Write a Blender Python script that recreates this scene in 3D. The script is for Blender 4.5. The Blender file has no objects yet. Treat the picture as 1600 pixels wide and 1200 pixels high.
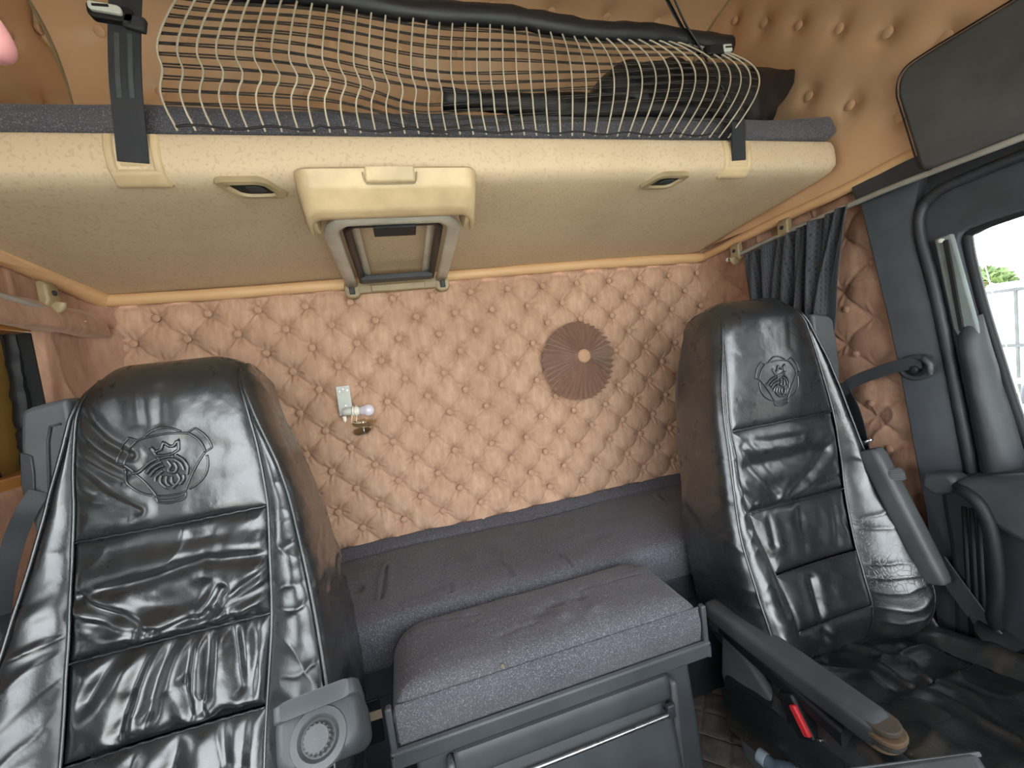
import bpy, bmesh, math, random
import numpy as np
from mathutils import Matrix, Vector

S = bpy.context.scene
COL = S.collection
random.seed(7)

# ------------------------------------------------------------------ camera
YAW, PITCH, ROLL = 0.25757133, -0.07235487, 0.12542146
FPX = 650.0                                            # focal length in pixels of a 1600 px wide frame
CAM = np.array([-0.23205, -1.45466, 1.20861])
def cam_axes():
    cy, sy, cp, sp = math.cos(YAW), math.sin(YAW), math.cos(PITCH), math.sin(PITCH)
    f = np.array([sy*cp, cy*cp, sp]); r = np.array([cy, -sy, 0.0]); d = np.cross(f, r)
    c, s = math.cos(ROLL), math.sin(ROLL)
    return np.array([c*r + s*d, -s*r + c*d, f])
RC = cam_axes()
cd = bpy.data.cameras.new('camera'); cam = bpy.data.objects.new('camera', cd); COL.objects.link(cam)
cd.sensor_width = 36.0; cd.lens = FPX/1600*36.0; cd.clip_start = 0.01; cd.clip_end = 500
M = Matrix.Identity(4)
for k in range(3):
    M[k][0] = RC[0][k]; M[k][1] = -RC[1][k]; M[k][2] = -RC[2][k]; M[k][3] = CAM[k]
cam.matrix_world = M
S.camera = cam

# ------------------------------------------------------------------ sky, light, exposure
W = bpy.data.worlds.new('overcast_sky'); S.world = W; W.use_nodes = True
nt = W.node_tree; nt.nodes.clear()
out = nt.nodes.new('ShaderNodeOutputWorld'); bg = nt.nodes.new('ShaderNodeBackground')
tc = nt.nodes.new('ShaderNodeTexCoord'); sx = nt.nodes.new('ShaderNodeSeparateXYZ'); rp = nt.nodes.new('ShaderNodeValToRGB')
nt.links.new(tc.outputs['Generated'], sx.inputs[0]); nt.links.new(sx.outputs['Z'], rp.inputs[0])
rp.color_ramp.elements[0].position = 0.0; rp.color_ramp.elements[0].color = (0.93, 0.965, 1.0, 1)
rp.color_ramp.elements[1].position = 0.9; rp.color_ramp.elements[1].color = (0.86, 0.93, 1.0, 1)
nt.links.new(rp.outputs[0], bg.inputs[0]); bg.inputs[1].default_value = 6.0
nt.links.new(bg.outputs[0], out.inputs[0])
S.view_settings.view_transform = 'Standard'; S.view_settings.look = 'None'
S.view_settings.gamma = 1.0; S.view_settings.use_curve_mapping = False
S.view_settings.exposure = 0.48
S.cycles.max_bounces = 12; S.cycles.diffuse_bounces = 8; S.cycles.glossy_bounces = 4
S.cycles.use_denoising = True
S.cycles.sample_clamp_indirect = 8.0

# ------------------------------------------------------------------ helpers
def at(ax, x, y, val):
    """a point of the photograph put on the world plane ax = val"""
    d = RC.T @ np.array([(x-800)/FPX, (y-600)/FPX, 1.0]); i = 'XYZ'.index(ax)
    return CAM + (val-CAM[i])/d[i]*d

def srgb(r, g, b):
    def f(c):
        c /= 255.0
        return c/12.92 if c <= 0.04045 else ((c+0.055)/1.055)**2.4
    return (f(r), f(g), f(b), 1.0)

def hash2(i, j, seed):
    n = (i.astype(np.int64)*374761393 + j.astype(np.int64)*668265263 + seed*1442695041) & 0x7fffffff
    n = ((n ^ (n >> 13))*1274126177) & 0x7fffffff
    return ((n ^ (n >> 16)) & 0xffff)/65535.0
def vnoise(x, y, seed=0):
    x = np.asarray(x, float); y = np.asarray(y, float)
    i = np.floor(x); j = np.floor(y); u = x-i; v = y-j
    u = u*u*u*(u*(u*6-15)+10); v = v*v*v*(v*(v*6-15)+10)
    a, b = hash2(i, j, seed), hash2(i+1, j, seed); c, d = hash2(i, j+1, seed), hash2(i+1, j+1, seed)
    return (a*(1-u)+b*u)*(1-v) + (c*(1-u)+d*u)*v
def fbm(x, y, seed=0, octaves=3):
    s, a, t = 0, 1.0, 0
    for o in range(octaves):
        s = s + a*vnoise(x*2**o, y*2**o, seed+o*17); t += a; a *= 0.5
    return s/t
def ridged(x, y, seed=0):
    return 1-np.abs(2*vnoise(x, y, seed)-1)
def segdist(x, z, pts):
    """distance of the points (x, z) to a polyline"""
    best = np.full(np.shape(x), 1e9)
    for (ax, az), (bx, bz) in zip(pts[:-1], pts[1:]):
        dx, dz = bx-ax, bz-az; L = dx*dx+dz*dz+1e-12
        t = np.clip(((x-ax)*dx+(z-az)*dz)/L, 0, 1)
        best = np.minimum(best, np.hypot(x-ax-t*dx, z-az-t*dz))
    return best

class MB:
    """collects shapes for ONE mesh object, in world coordinates"""
    def __init__(s): s.v = []; s.f = []; s.uv = None
    def add(s, vs, fs):
        n = len(s.v); s.v += [tuple(float(c) for c in p) for p in vs]; s.f += [tuple(i+n for i in f) for f in fs]; return s
    def box(s, c, size, rz=0, rx=0, ry=0, taper=1.0):
        m = Matrix.Rotation(rz, 3, 'Z') @ Matrix.Rotation(ry, 3, 'Y') @ Matrix.Rotation(rx, 3, 'X')
        vs = []
        for z in (-1, 1):
            t = taper if z > 0 else 1
            for x, y in ((-1, -1), (1, -1), (1, 1), (-1, 1)):
                p = m @ Vector((x*size[0]/2*t, y*size[1]/2*t, z*size[2]/2)); vs.append((p.x+c[0], p.y+c[1], p.z+c[2]))
        return s.add(vs, [(3, 2, 1, 0), (4, 5, 6, 7), (0, 1, 5, 4), (1, 2, 6, 5), (2, 3, 7, 6), (3, 0, 4, 7)])
    def tube(s, pts, r, n=8, flat=None, caps=True, up=None, closed=False):
        """sweep of a circle (or, with flat, an ellipse of second radius r*flat) along pts"""
        P = [np.array(p, float) for p in pts]; N = len(P); rr = r if hasattr(r, '__len__') else [r]*N
        vs = []; prev = None
        for i in range(N):
            if closed: t = P[(i+1) % N]-P[i-1]
            else: t = P[min(i+1, N-1)]-P[max(i-1, 0)]
            t = t/(np.linalg.norm(t)+1e-12)
            a = np.array(up, float) if up is not None else (prev if prev is not None else (np.array([0, 0, 1.0]) if abs(t[2]) < .9 else np.array([1.0, 0, 0])))
            b = np.cross(t, a); b /= np.linalg.norm(b)+1e-12; a = np.cross(b, t); prev = a
            for k in range(n):
                w = 2*math.pi*(k+.5)/n
                vs.append(P[i] + rr[i]*(math.cos(w)*b + math.sin(w)*a*(flat or 1)))
        fs = []
        for i in range(N if closed else N-1):
            j = (i+1) % N
            for k in range(n): fs.append((i*n+k, i*n+(k+1) % n, j*n+(k+1) % n, j*n+k))
        if caps and not closed: fs += [tuple(range(n))[::-1], tuple((N-1)*n+k for k in range(n))]
        return s.add(vs, fs)
    def lathe(s, base, axis, prof, n=24):
        """prof = (distance along axis, radius)"""
        a = Vector(axis).normalized(); u = a.orthogonal().normalized(); w = a.cross(u); vs = []; base = Vector(base)
        for h, r in prof:
            for k in range(n):
                t = 2*math.pi*k/n; p = base + a*h + (u*math.cos(t)+w*math.sin(t))*r; vs.append(p)
        fs = [(i*n+k, i*n+(k+1) % n, (i+1)*n+(k+1) % n, (i+1)*n+k) for i in range(len(prof)-1) for k in range(n)]
        if prof[0][1] > 1e-5: fs.append(tuple(range(n))[::-1])
        if prof[-1][1] > 1e-5: fs.append(tuple((len(prof)-1)*n+k for k in range(n)))
        return s.add(vs, fs)
    def prism(s, poly, vec):
        """closed polygon of 3-D points extruded along vec"""
        n = len(poly); v = np.array(vec, float)
        vs = [np.array(p, float) for p in poly] + [np.array(p, float)+v for p in poly]
        return s.add(vs, [tuple(range(n))[::-1], tuple(range(n, 2*n))] + [(k, (k+1) % n, n+(k+1) % n, n+k) for k in range(n)])
    def loft(s, rings, caps=True, closed=True):
        n = len(rings[0]); vs = [p for r in rings for p in r]; fs = []
        for i in range(len(rings)-1):
            for k in range(n if closed else n-1): fs.append((i*n+k, i*n+(k+1) % n, (i+1)*n+(k+1) % n, (i+1)*n+k))
        if caps and closed: fs += [tuple(range(n))[::-1], tuple((len(rings)-1)*n+k for k in range(n))]
        return s.add(vs, fs)
    def grid(s, X, Y, Z, flip=False):
        a, b = X.shape; vs = np.stack([X.ravel(), Y.ravel(), Z.ravel()], 1)
        i, j = np.meshgrid(np.arange(a-1), np.arange(b-1), indexing='ij'); q = (i*b+j).ravel()
        F = np.stack([q, q+1, q+b+1, q+b], 1)
        if flip: F = F[:, ::-1]
        return s.add(vs.tolist(), F.tolist())
    def build(s, name, mat, parent=None, sharp=40, bevel=0, seg=2, solid=0, smooth=True, fix=True, subsurf=0):
        me = bpy.data.meshes.new(name)
        off = np.array(parent['_at']) if parent is not None else np.zeros(3)
        V = np.array(s.v, float)-off
        me.from_pydata(V.tolist(), [], s.f)
        if fix and len(s.f) < 20000:
            bm = bmesh.new(); bm.from_mesh(me); bmesh.ops.recalc_face_normals(bm, faces=bm.faces); bm.to_mesh(me); bm.free()
        if smooth:
            me.polygons.foreach_set('use_smooth', [True]*len(me.polygons))
            if sharp < 180: me.set_sharp_from_angle(angle=math.radians(sharp))
        me.materials.append(mat)
        if s.uv is not None:
            ul = me.uv_layers.new(name='UVMap'); vi = np.empty(len(me.loops), int); me.loops.foreach_get('vertex_index', vi)
            ul.data.foreach_set('uv', np.array(s.uv, float)[vi].ravel())
        o = bpy.data.objects.new(name, me); COL.objects.link(o)
        o['_at'] = [float(c) for c in off]
        if parent is not None: o.parent = parent
        if solid:
            m = o.modifiers.new('thickness', 'SOLIDIFY'); m.thickness = solid; m.offset = 0
        if bevel:
            m = o.modifiers.new('bevel', 'BEVEL'); m.width = bevel; m.segments = seg; m.limit_method = 'ANGLE'; m.angle_limit = math.radians(35)
        if subsurf:
            m = o.modifiers.new('subdivision', 'SUBSURF'); m.levels = subsurf; m.render_levels = subsurf
        return o

def thing(name, label, cat, loc, group=None):
    o = bpy.data.objects.new(name, None); COL.objects.link(o); o.location = [float(c) for c in loc]; o['_at'] = [float(c) for c in loc]
    o.empty_display_size = 0.05
    o['label'] = label; o['category'] = cat
    if group: o['group'] = group
    return o
def tag(o, label, cat, group=None):
    o['label'] = label; o['category'] = cat
    if group: o['group'] = group
    return o
def struct(o, label=None):
    o['kind'] = 'structure'
    if label: o['label'] = label; o['category'] = o.name.split('_')[0].split('.')[0]
    return o
def smoothpath(pts, n=8):
    """Catmull-Rom through pts"""
    P = [np.array(p, float) for p in pts]; P = [2*P[0]-P[1]] + P + [2*P[-1]-P[-2]]; o = []
    for i in range(1, len(P)-2):
        for k in range(n):
            t = k/n; a, b, c, d = P[i-1:i+3]
            o.append(.5*((2*b)+(c-a)*t+(2*a-5*b+4*c-d)*t*t+(3*b-a-3*c+d)*t**3))
    o.append(P[-2]); return o
def rrect(w, h, r, n=5):
    """2-D outline of a rectangle with round corners"""
    o = []
    for cx, cy, a0 in ((w/2-r, h/2-r, 0), (-w/2+r, h/2-r, 90), (-w/2+r, -h/2+r, 180), (w/2-r, -h/2+r, 270)):
        for k in range(n+1):
            a = math.radians(a0+90*k/n); o.append((cx+r*math.cos(a), cy+r*math.sin(a)))
    return o

# ------------------------------------------------------------------ materials
def newmat(name):
    m = bpy.data.materials.new(name); m.use_nodes = True
    return m, m.node_tree, m.node_tree.nodes['Principled BSDF']
def node(t, kind, **kw):
    n = t.nodes.new(kind)
    for k, v in kw.items(): setattr(n, k, v)
    return n
def coords(t, scale=(1, 1, 1), rot=(0, 0, 0), out='Object'):
    c = node(t, 'ShaderNodeTexCoord'); m = node(t, 'ShaderNodeMapping'); t.links.new(c.outputs[out], m.inputs[0])
    m.inputs['Scale'].default_value = scale; m.inputs['Rotation'].default_value = rot; return m.outputs[0]
def noise(t, vec, scale, detail=3, rough=.55, dist=0):
    n = node(t, 'ShaderNodeTexNoise'); n.inputs['Scale'].default_value = scale; n.inputs['Detail'].default_value = detail
    n.inputs['Roughness'].default_value = rough; n.inputs['Distortion'].default_value = dist; t.links.new(vec, n.inputs['Vector']); return n.outputs['Fac']
def ramp(t, fac, stops):
    r = node(t, 'ShaderNodeValToRGB'); e = r.color_ramp.elements
    while len(e) < len(stops): e.new(0.5)
    for k, (p, c) in enumerate(stops):
        e[k].position = p; e[k].color = c if hasattr(c, '__len__') else (c, c, c, 1)
    t.links.new(fac, r.inputs[0]); return r.outputs[0]
def mix(t, fac, a, b, mode='MIX'):
    m = node(t, 'ShaderNodeMix', data_type='RGBA', blend_type=mode)
    for sock, v in ((m.inputs[0], fac), (m.inputs[6], a), (m.inputs[7], b)):
        if hasattr(v, 'links'): t.links.new(v, sock)
        else: sock.default_value = v
    return m.outputs[2]
def bump(t, b, h, strength=.3, dist=.001):
    n = node(t, 'ShaderNodeBump'); n.inputs['Strength'].default_value = strength; n.inputs['Distance'].default_value = dist
    t.links.new(h, n.inputs['Height'])
    old = b.inputs['Normal'].links
    if old: t.links.new(old[0].from_socket, n.inputs['Normal'])
    t.links.new(n.outputs[0], b.inputs['Normal'])

def plastic(name, col, rough=.5, grain=700, gs=.25, spec=.5, wear=0.12):
    m, t, b = newmat(name); v = coords(t)
    n = noise(t, v, 9, 4); c2 = tuple(min(1, x*(1+wear*2.5)) for x in col[:3])+(1,); c1 = tuple(x*(1-wear) for x in col[:3])+(1,)
    t.links.new(ramp(t, n, [(.35, c1), (.68, c2)]), b.inputs['Base Color'])
    b.inputs['Roughness'].default_value = rough; b.inputs['Specular IOR Level'].default_value = spec
    bump(t, b, noise(t, v, grain, 2), gs, .0006); return m
def metal(name, col, rough=.35):
    m, t, b = newmat(name); v = coords(t)
    b.inputs['Metallic'].default_value = 1; t.links.new(ramp(t, noise(t, v, 30, 4), [(.3, tuple(c*.75 for c in col[:3])+(1,)), (.7, col)]), b.inputs['Base Color'])
    t.links.new(ramp(t, noise(t, v, 60, 3), [(.3, rough*.8), (.7, min(1, rough*1.35))]), b.inputs['Roughness']); return m
def suede(name, c0, c1, c2):
    m, t, b = newmat(name); v = coords(t)
    n1 = noise(t, v, 5, 5, .6); n2 = noise(t, coords(t, (1, 1, .35)), 55, 4, .6)
    c = mix(t, ramp(t, n2, [(.3, 0.0), (.75, .8)]), ramp(t, n1, [(.3, c0), (.62, c1)]), c2)
    t.links.new(c, b.inputs['Base Color']); b.inputs['Roughness'].default_value = .85
    b.inputs['Sheen Weight'].default_value = .35; b.inputs['Sheen Roughness'].default_value = .4; b.inputs['Sheen Tint'].default_value = (1, .8, .68, 1)
    b.inputs['Specular IOR Level'].default_value = .15
    bump(t, b, noise(t, v, 420, 3), .25, .0008); bump(t, b, n2, .25, .003); return m
def leatherette(name, c0, c1, rough=.45):
    m, t, b = newmat(name); v = coords(t)
    t.links.new(ramp(t, noise(t, v, 3, 4), [(.3, c0), (.7, c1)]), b.inputs['Base Color'])
    b.inputs['Roughness'].default_value = rough; b.inputs['Specular IOR Level'].default_value = .35
    vo = node(t, 'ShaderNodeTexVoronoi'); vo.inputs['Scale'].default_value = 520; t.links.new(v, vo.inputs['Vector'])
    bump(t, b, vo.outputs['Distance'], .2, .0006); return m
def speckle(name, base, light, dark, scale=330, thr=.58, rough=.95):
    """woven charcoal cloth with pale flecks"""
    m, t, b = newmat(name); v = coords(t)
    n = noise(t, v, scale, 3, .7); big = noise(t, v, 6, 4)
    c = mix(t, ramp(t, n, [(thr-.06, 0.0), (thr+.10, 1.0)]), ramp(t, big, [(.3, dark), (.7, base)]), light)
    t.links.new(c, b.inputs['Base Color']); b.inputs['Roughness'].default_value = rough; b.inputs['Specular IOR Level'].default_value = .2
    b.inputs['Sheen Weight'].default_value = .12
    bump(t, b, n, .35, .0012); return m
def bunkcloth(name, base, spot, dirt):
    m, t, b = newmat(name); v = coords(t)
    mp = coords(t, (1.0, .75, 1.0), (0, 0, .5))
    n = noise(t, mp, 150, 1, .4, .2); big = noise(t, v, 4, 5, .65)
    c = mix(t, ramp(t, n, [(.56, 0.0), (.68, .32)]), base, spot)
    c = mix(t, ramp(t, big, [(.52, 0.0), (.78, .55)]), c, dirt)
    t.links.new(c, b.inputs['Base Color']); b.inputs['Roughness'].default_value = .8; b.inputs['Specular IOR Level'].default_value = .25
    bump(t, b, noise(t, v, 500, 2), .3, .0006); return m
def leather(name, worn=0.0, rough=.28):
    m, t, b = newmat(name); v = coords(t)
    vo = node(t, 'ShaderNodeTexVoronoi'); vo.feature = 'DISTANCE_TO_EDGE'; vo.inputs['Scale'].default_value = 62
    wv = node(t, 'ShaderNodeVectorMath', operation='ADD'); t.links.new(v, wv.inputs[0])
    nz = node(t, 'ShaderNodeTexNoise'); nz.inputs['Scale'].default_value = 22; nz.inputs['Detail'].default_value = 3
    t.links.new(v, nz.inputs['Vector']); sc = node(t, 'ShaderNodeVectorMath', operation='SCALE'); sc.inputs['Scale'].default_value = .05
    t.links.new(nz.outputs['Color'], sc.inputs[0]); t.links.new(sc.outputs[0], wv.inputs[1]); t.links.new(wv.outputs[0], vo.inputs['Vector'])
    cr = ramp(t, vo.outputs['Distance'], [(.0, 0.0), (.10, 1.0)])
    zone = noise(t, v, 6, 3, .5)
    crack = mix(t, ramp(t, zone, [(.46, 0.0), (.62, 1.0)]), (1, 1, 1, 1), cr)
    base = ramp(t, noise(t, v, 4, 4), [(.3, (.008, .0095, .010, 1)), (.7, (.016, .0185, .0195, 1))])
    if worn:
        wz = ramp(t, noise(t, v, 9, 6, .72), [(.72-.2*worn, 0.0), (.92-.1*worn, .8)])
        base = mix(t, wz, base, (.050, .040, .028, 1) if worn < .9 else (.095, .074, .048, 1))
        base = mix(t, mix(t, wz, (0, 0, 0, 1), ramp(t, crack, [(0, .8*worn), (.5, 0.0)])), base, (.11, .088, .058, 1))
    t.links.new(base, b.inputs['Base Color'])
    t.links.new(ramp(t, noise(t, v, 14, 5, .65), [(.3, rough-.07), (.72, rough+.14)]), b.inputs['Roughness'])
    b.inputs['Coat Weight'].default_value = .55; b.inputs['Coat Roughness'].default_value = rough+.02; b.inputs['Specular IOR Level'].default_value = .9
    f = node(t, 'ShaderNodeTexVoronoi'); f.inputs['Scale'].default_value = 480; t.links.new(v, f.inputs['Vector'])
    bump(t, b, f.outputs['Distance'], .05, .0006)
    bump(t, b, noise(t, coords(t, (1, 1, .6), (0, .5, 0)), 70, 4, .6), .20, .003)
    if worn > .5: bump(t, b, crack, .30, .0010)
    else: bump(t, b, noise(t, coords(t, (1, 1, 1.4), (.3, .6, .2)), 40, 3, .6), .12, .002)
    return m

MAT = dict(
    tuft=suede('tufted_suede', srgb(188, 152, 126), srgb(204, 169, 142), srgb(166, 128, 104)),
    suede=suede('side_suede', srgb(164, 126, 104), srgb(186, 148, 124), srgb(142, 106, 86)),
    tan=leatherette('tan_leatherette', srgb(202, 163, 125), srgb(213, 175, 138)),
    roll=leatherette('roll_leatherette', srgb(206, 164, 120), srgb(218, 178, 134), .38),
    bunk=bunkcloth('bunk_cloth', srgb(203, 181, 151), srgb(160, 136, 106), srgb(178, 155, 124)),
    beige=plastic('beige_plastic', srgb(191, 167, 130), .42, 900, .12),
    beige_dark=plastic('olive_beige_plastic', srgb(146, 128, 97), .45, 900, .12),
    cloth=speckle('charcoal_cloth', (.078, .074, .083, 1), (.22, .21, .232, 1), (.058, .055, .064, 1), 430),
    cloth_plain=speckle('charcoal_cloth_smooth', (.074, .071, .082, 1), (.20, .193, .22, 1), (.052, .050, .060, 1), 430, .56),
    leather=leather('black_leather', 0), leather_worn=leather('worn_black_leather', .75, .28), leather_dusty=leather('dusty_black_leather', .95, .30),
    grey=plastic('grey_plastic', srgb(79, 81, 83), .5), slate=plastic('slate_plastic', srgb(62, 65, 68), .5),
    dark=plastic('dark_plastic', srgb(48, 51, 55), .5), black=plastic('black_plastic', srgb(22, 23, 26), .45),
    pillar=plastic('pillar_plastic', srgb(60, 64, 69), .62, 500, .3), rubber=plastic('black_rubber', srgb(20, 21, 23), .6),
    strap=plastic('black_webbing', srgb(36, 38, 42), .6, 300, .5), cord=plastic('pale_cord', srgb(176, 164, 144), .8, 900, .5),
    cord_dark=plastic('dark_cord', srgb(48, 42, 36), .8, 900, .5), nylon=plastic('black_nylon', srgb(26, 26, 28), .48, 600, .3),
    alu=metal('brushed_aluminium', (.62, .58, .50, 1), .36), steel=metal('steel', (.62, .62, .62, 1), .28), chrome=metal('chrome', (.8, .8, .8, 1), .15),
    brass=metal('gilt_metal', (.72, .62, .42, 1), .35), white_metal=plastic('white_painted_metal', srgb(186, 188, 178), .4, 300, .1),
    white=plastic('white_plastic', srgb(232, 228, 214), .4, 500, .1, wear=.03), red=plastic('red_button', srgb(222, 52, 58), .35, 500, .05),
    grey_lit=plastic('lit_grey_plastic', srgb(128, 136, 134), .5), strap_pale=plastic('strap_stripe', srgb(62, 66, 68), .6, 300, .5), wood=None)

def amber():
    m, t, b = newmat('varnished_wood'); v = coords(t, (6, 1, 30))
    t.links.new(ramp(t, noise(t, v, 3, 5), [(.3, srgb(140, 92, 44)), (.7, srgb(190, 136, 72))]), b.inputs['Base Color']); b.inputs['Roughness'].default_value = .45; return m
MAT['wood'] = amber()
MAT['board'] = plastic('brown_board', srgb(124, 94, 40), .6, 300, .2)

# ------------------------------------------------------------------ tufted upholstery
def tuft_h(I, J, A, B, seed=1, pk=.0028):
    sh = .045*(np.sin(np.pi*I)**2+np.sin(np.pi*J)**2)*.5; I = I-sh; J = J-sh
    fi, fj = np.abs(np.sin(np.pi*I)), np.abs(np.sin(np.pi*J))
    ri, rj = I-np.round(I), J-np.round(J); r = np.hypot(ri, rj); an = np.arctan2(rj, ri)
    ph = hash2(np.round(I), np.round(J), seed)*6.3
    sag = .85+.3*hash2(np.floor(I), np.floor(J), seed+3)
    mn = np.minimum(fi, fj)
    h = A*sag*(.40*(1-np.exp(-mn/.10)) + .60*(fi*fj)**.7) + B*(1-np.exp(-(r/.27)**2))
    h += pk*np.sin(7*an+ph)*np.exp(-((r-.19)/.10)**2) + pk*.6*np.sin(12*an+ph*2)*np.exp(-((r-.25)/.11)**2)
    return h
def button_mesh(r, h, mat):
    b = MB().lathe((0, 0, 0), (0, -1, 0), [(-.006, r*.75), (0, r*.95), (h*.45, r), (h*.8, r*.8), (h, r*.4), (h*1.02, 0)], 12)
    o = b.build('button', mat); me = o.data; bpy.data.objects.remove(o); return me
def put_button(me, parent, p, rot=(0, 0, 0), s=1.0):
    o = bpy.data.objects.new('button', me); COL.objects.link(o); o.parent = parent
    o.location = [p[k]-parent['_at'][k] for k in range(3)]; o.rotation_euler = rot; o.scale = (s, s, s); return o

# ---- wall_back: diamond-tufted suede behind the lower bunk
UX, UZ = .0665, .06722
bx = np.linspace(-1.03, 1.03, 560); bz = np.linspace(.42, 1.505, 300)
Xg, Zg = np.meshgrid(bx, bz, indexing='ij')
def back_uv(X, Z): return (X+.42095)/UX, (1.371-Z)/UZ
U, V = back_uv(Xg, Zg)
# a little hand-made irregularity in the lattice
U2 = U + .10*(vnoise(Xg*4, Zg*4, 5)-.5); V2 = V + .10*(vnoise(Xg*4, Zg*4, 9)-.5)
H = tuft_h((U2+V2)/2, (V2-U2)/2, .0135, .0165, 1, .0042)
H *= np.clip((1.50-Zg)/.03, .3, 1)
H += .0022*(fbm(Xg*38, Zg*22, 3)-.5)
Yg = .006-H
wall_back = MB().grid(Xg, Yg, Zg).build('wall_back', MAT['tuft'], sharp=180, fix=False); struct(wall_back)
bm_back = button_mesh(.0115, .009, MAT['tuft'])
for v in range(-1, 13):
    for u in range(-8, 22):
        if (u+v) % 2: continue
        X, Z = u*UX-.42095, 1.371-v*UZ
        X -= .10*(float(vnoise(X*4, Z*4, 5))-.5)*UX; Z += .10*(float(vnoise(X*4, Z*4, 9))-.5)*UZ
        if abs(X) < 1.0 and Z > .52: put_button(bm_back, wall_back, (X, -.010, Z))

# ---- wall_right / wall_left: looser quilted suede on the cab sides
def side_wall(name, x0, sgn, ys, zs, skip=None, off=(0, 0)):
    y = np.linspace(ys[0], ys[1], 230); z = np.linspace(zs[0], zs[1], 330)
    Yq, Zq = np.meshgrid(y, z, indexing='ij')
    if sgn > 0: Yq = Yq*np.interp(Zq, [0, .85, 1.1], [1.10, 1.06, 1.0])
    u = Yq/.075+off[0] + .5*(vnoise(Yq*5, Zq*5, 21)-.5); v = Zq/.075+off[1] + .5*(vnoise(Yq*5, Zq*5, 25)-.5)
    h = tuft_h((u+v)/2, (v-u)/2, .012, .010, 4, .002) + .006*ridged(Yq*14+3*fbm(Yq*6, Zq*6, 2), Zq*9, 31)**4
    corner = .045*np.exp(-((Yq+.0)/.05)**2)
    o = MB().grid(x0-sgn*(h+corner), Yq, Zq).build(name, MAT['suede'], sharp=180, fix=False); struct(o); return o
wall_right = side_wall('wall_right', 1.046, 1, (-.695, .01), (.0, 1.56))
bm_side = button_mesh(.010, .008, MAT['suede'])
for y, z in ((-.54, 1.215), (-.56, 1.085), (-.592, .944), (-.27, 1.36), (-.14, 1.25), (-.62, 1.33), (-.63, .82), (-.2, 1.1)):
    put_button(bm_side, wall_right, (1.028, y, z), (0, 0, -math.pi/2))
# left wall is built round an opening: Y -0.62..-0.235, Z 1.06..1.42
wl = MB()
def left_patch(y0, y1, z0, z1, n, m):
    y = np.linspace(y0, y1, n); z = np.linspace(z0, z1, m); Yq, Zq = np.meshgrid(y, z, indexing='ij')
    h = .014*fbm(Yq*11, Zq*9, 3) + .010*ridged(Yq*9+2*fbm(Yq*5, Zq*5, 2), Zq*6, 35)**3 + .008*ridged(Yq*24, Zq*4, 39)**4*(Zq > 1.4)
    corner = .05*np.exp(-((Yq)/.05)**2)
    e = np.minimum(np.minimum(Yq-y0, y1-Yq), np.minimum(Zq-z0, z1-Zq)); h = h*np.clip(e/.01, 0, 1)
    wl.grid(-1.035+h+corner, Yq, Zq)
left_patch(-.75, .01, 1.42, 1.62, 140, 50); left_patch(-.232, .01, 1.06, 1.42, 60, 90); left_patch(-.75, .01, 0, 1.06, 120, 130); left_patch(-.75, -.68, 1.06, 1.42, 20, 40)
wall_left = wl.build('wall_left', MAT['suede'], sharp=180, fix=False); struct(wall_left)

# ---- window_1: boarded side window on the left
w1 = thing('window_1', 'boarded side window with worn black edging and a wooden ledge', 'window', (-1.08, -.45, 1.06)); struct(w1)
MB().box((-1.10, -.38, 1.24), (.012, .70, .46)).build('board', MAT['board'], w1)
for a, b in (((-1.10, -.215, 1.045), (-1.045, -.24, 1.44)), ):
    yy = np.linspace(0, 1, 40); pts = [(-1.075, -.225-.03*(t)+.0015*math.sin(40*t), 1.43-.38*t) for t in yy]
    MB().tube(pts, [.010+.004*float(vnoise(t*30, 0, 3)) for t in yy], 8, flat=1.2).build('rubber_edging', MAT['rubber'], w1)
MB().box((-1.066, -.45, 1.066), (.06, .50, .035)).build('wooden_ledge', MAT['wood'], w1, bevel=.003)
MB().box((-1.06, -.45, 1.402), (.05, .50, .014)).build('wooden_head', MAT['wood'], w1, bevel=.002)
MB().box((-1.07, -.226, 1.24), (.06, .008, .40)).build('jamb', MAT['rubber'], w1)
MB().box((-1.05, -.222, 1.36), (.014, .014, .03)).build('wooden_block', MAT['wood'], w1, bevel=.002)
for y in (-.735, ): MB().box((-1.075, y, 1.24), (.05, .03, .4)).build('frame', MAT['rubber'], w1)
tag(MB().tube(smoothpath([(-1.075, -.33, 1.086), (-1.07, -.345, 1.105), (-1.065, -.38, 1.125), (-1.06, -.43, 1.13), (-1.06, -.50, 1.10), (-1.06, -.55, 1.088)]), .0055, 8).build('black_cable', MAT['rubber']),
    'short black cable arching above the wooden ledge of the boarded window', 'cable')

# padded pelmet over the left window
def pelmet():
    m = MB(); n = 26; rings = []
    for y in np.linspace(-.75, -.055, 60):
        k = .008*math.sin(y*23)+.006*math.sin(y*51+1)+.010*float(ridged(y*26, y*3, 5))**3; r = []
        zc = 1.452 + (-.055-y)*.03
        for a in np.linspace(0, 2*math.pi, n, endpoint=False):
            r.append((-1.01+(.030+k*.3)*math.copysign(abs(math.cos(a))**.6, math.cos(a))-.6*(math.sin(a)*.02), y, zc-.012+.034*math.copysign(abs(math.sin(a))**.7, math.sin(a))-.015+.002*math.sin(5*a+y*40)))
        rings.append(r)
    return m.loft(rings)
o = pelmet().build('trim_4', MAT['suede'], sharp=60); struct(o)

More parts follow.
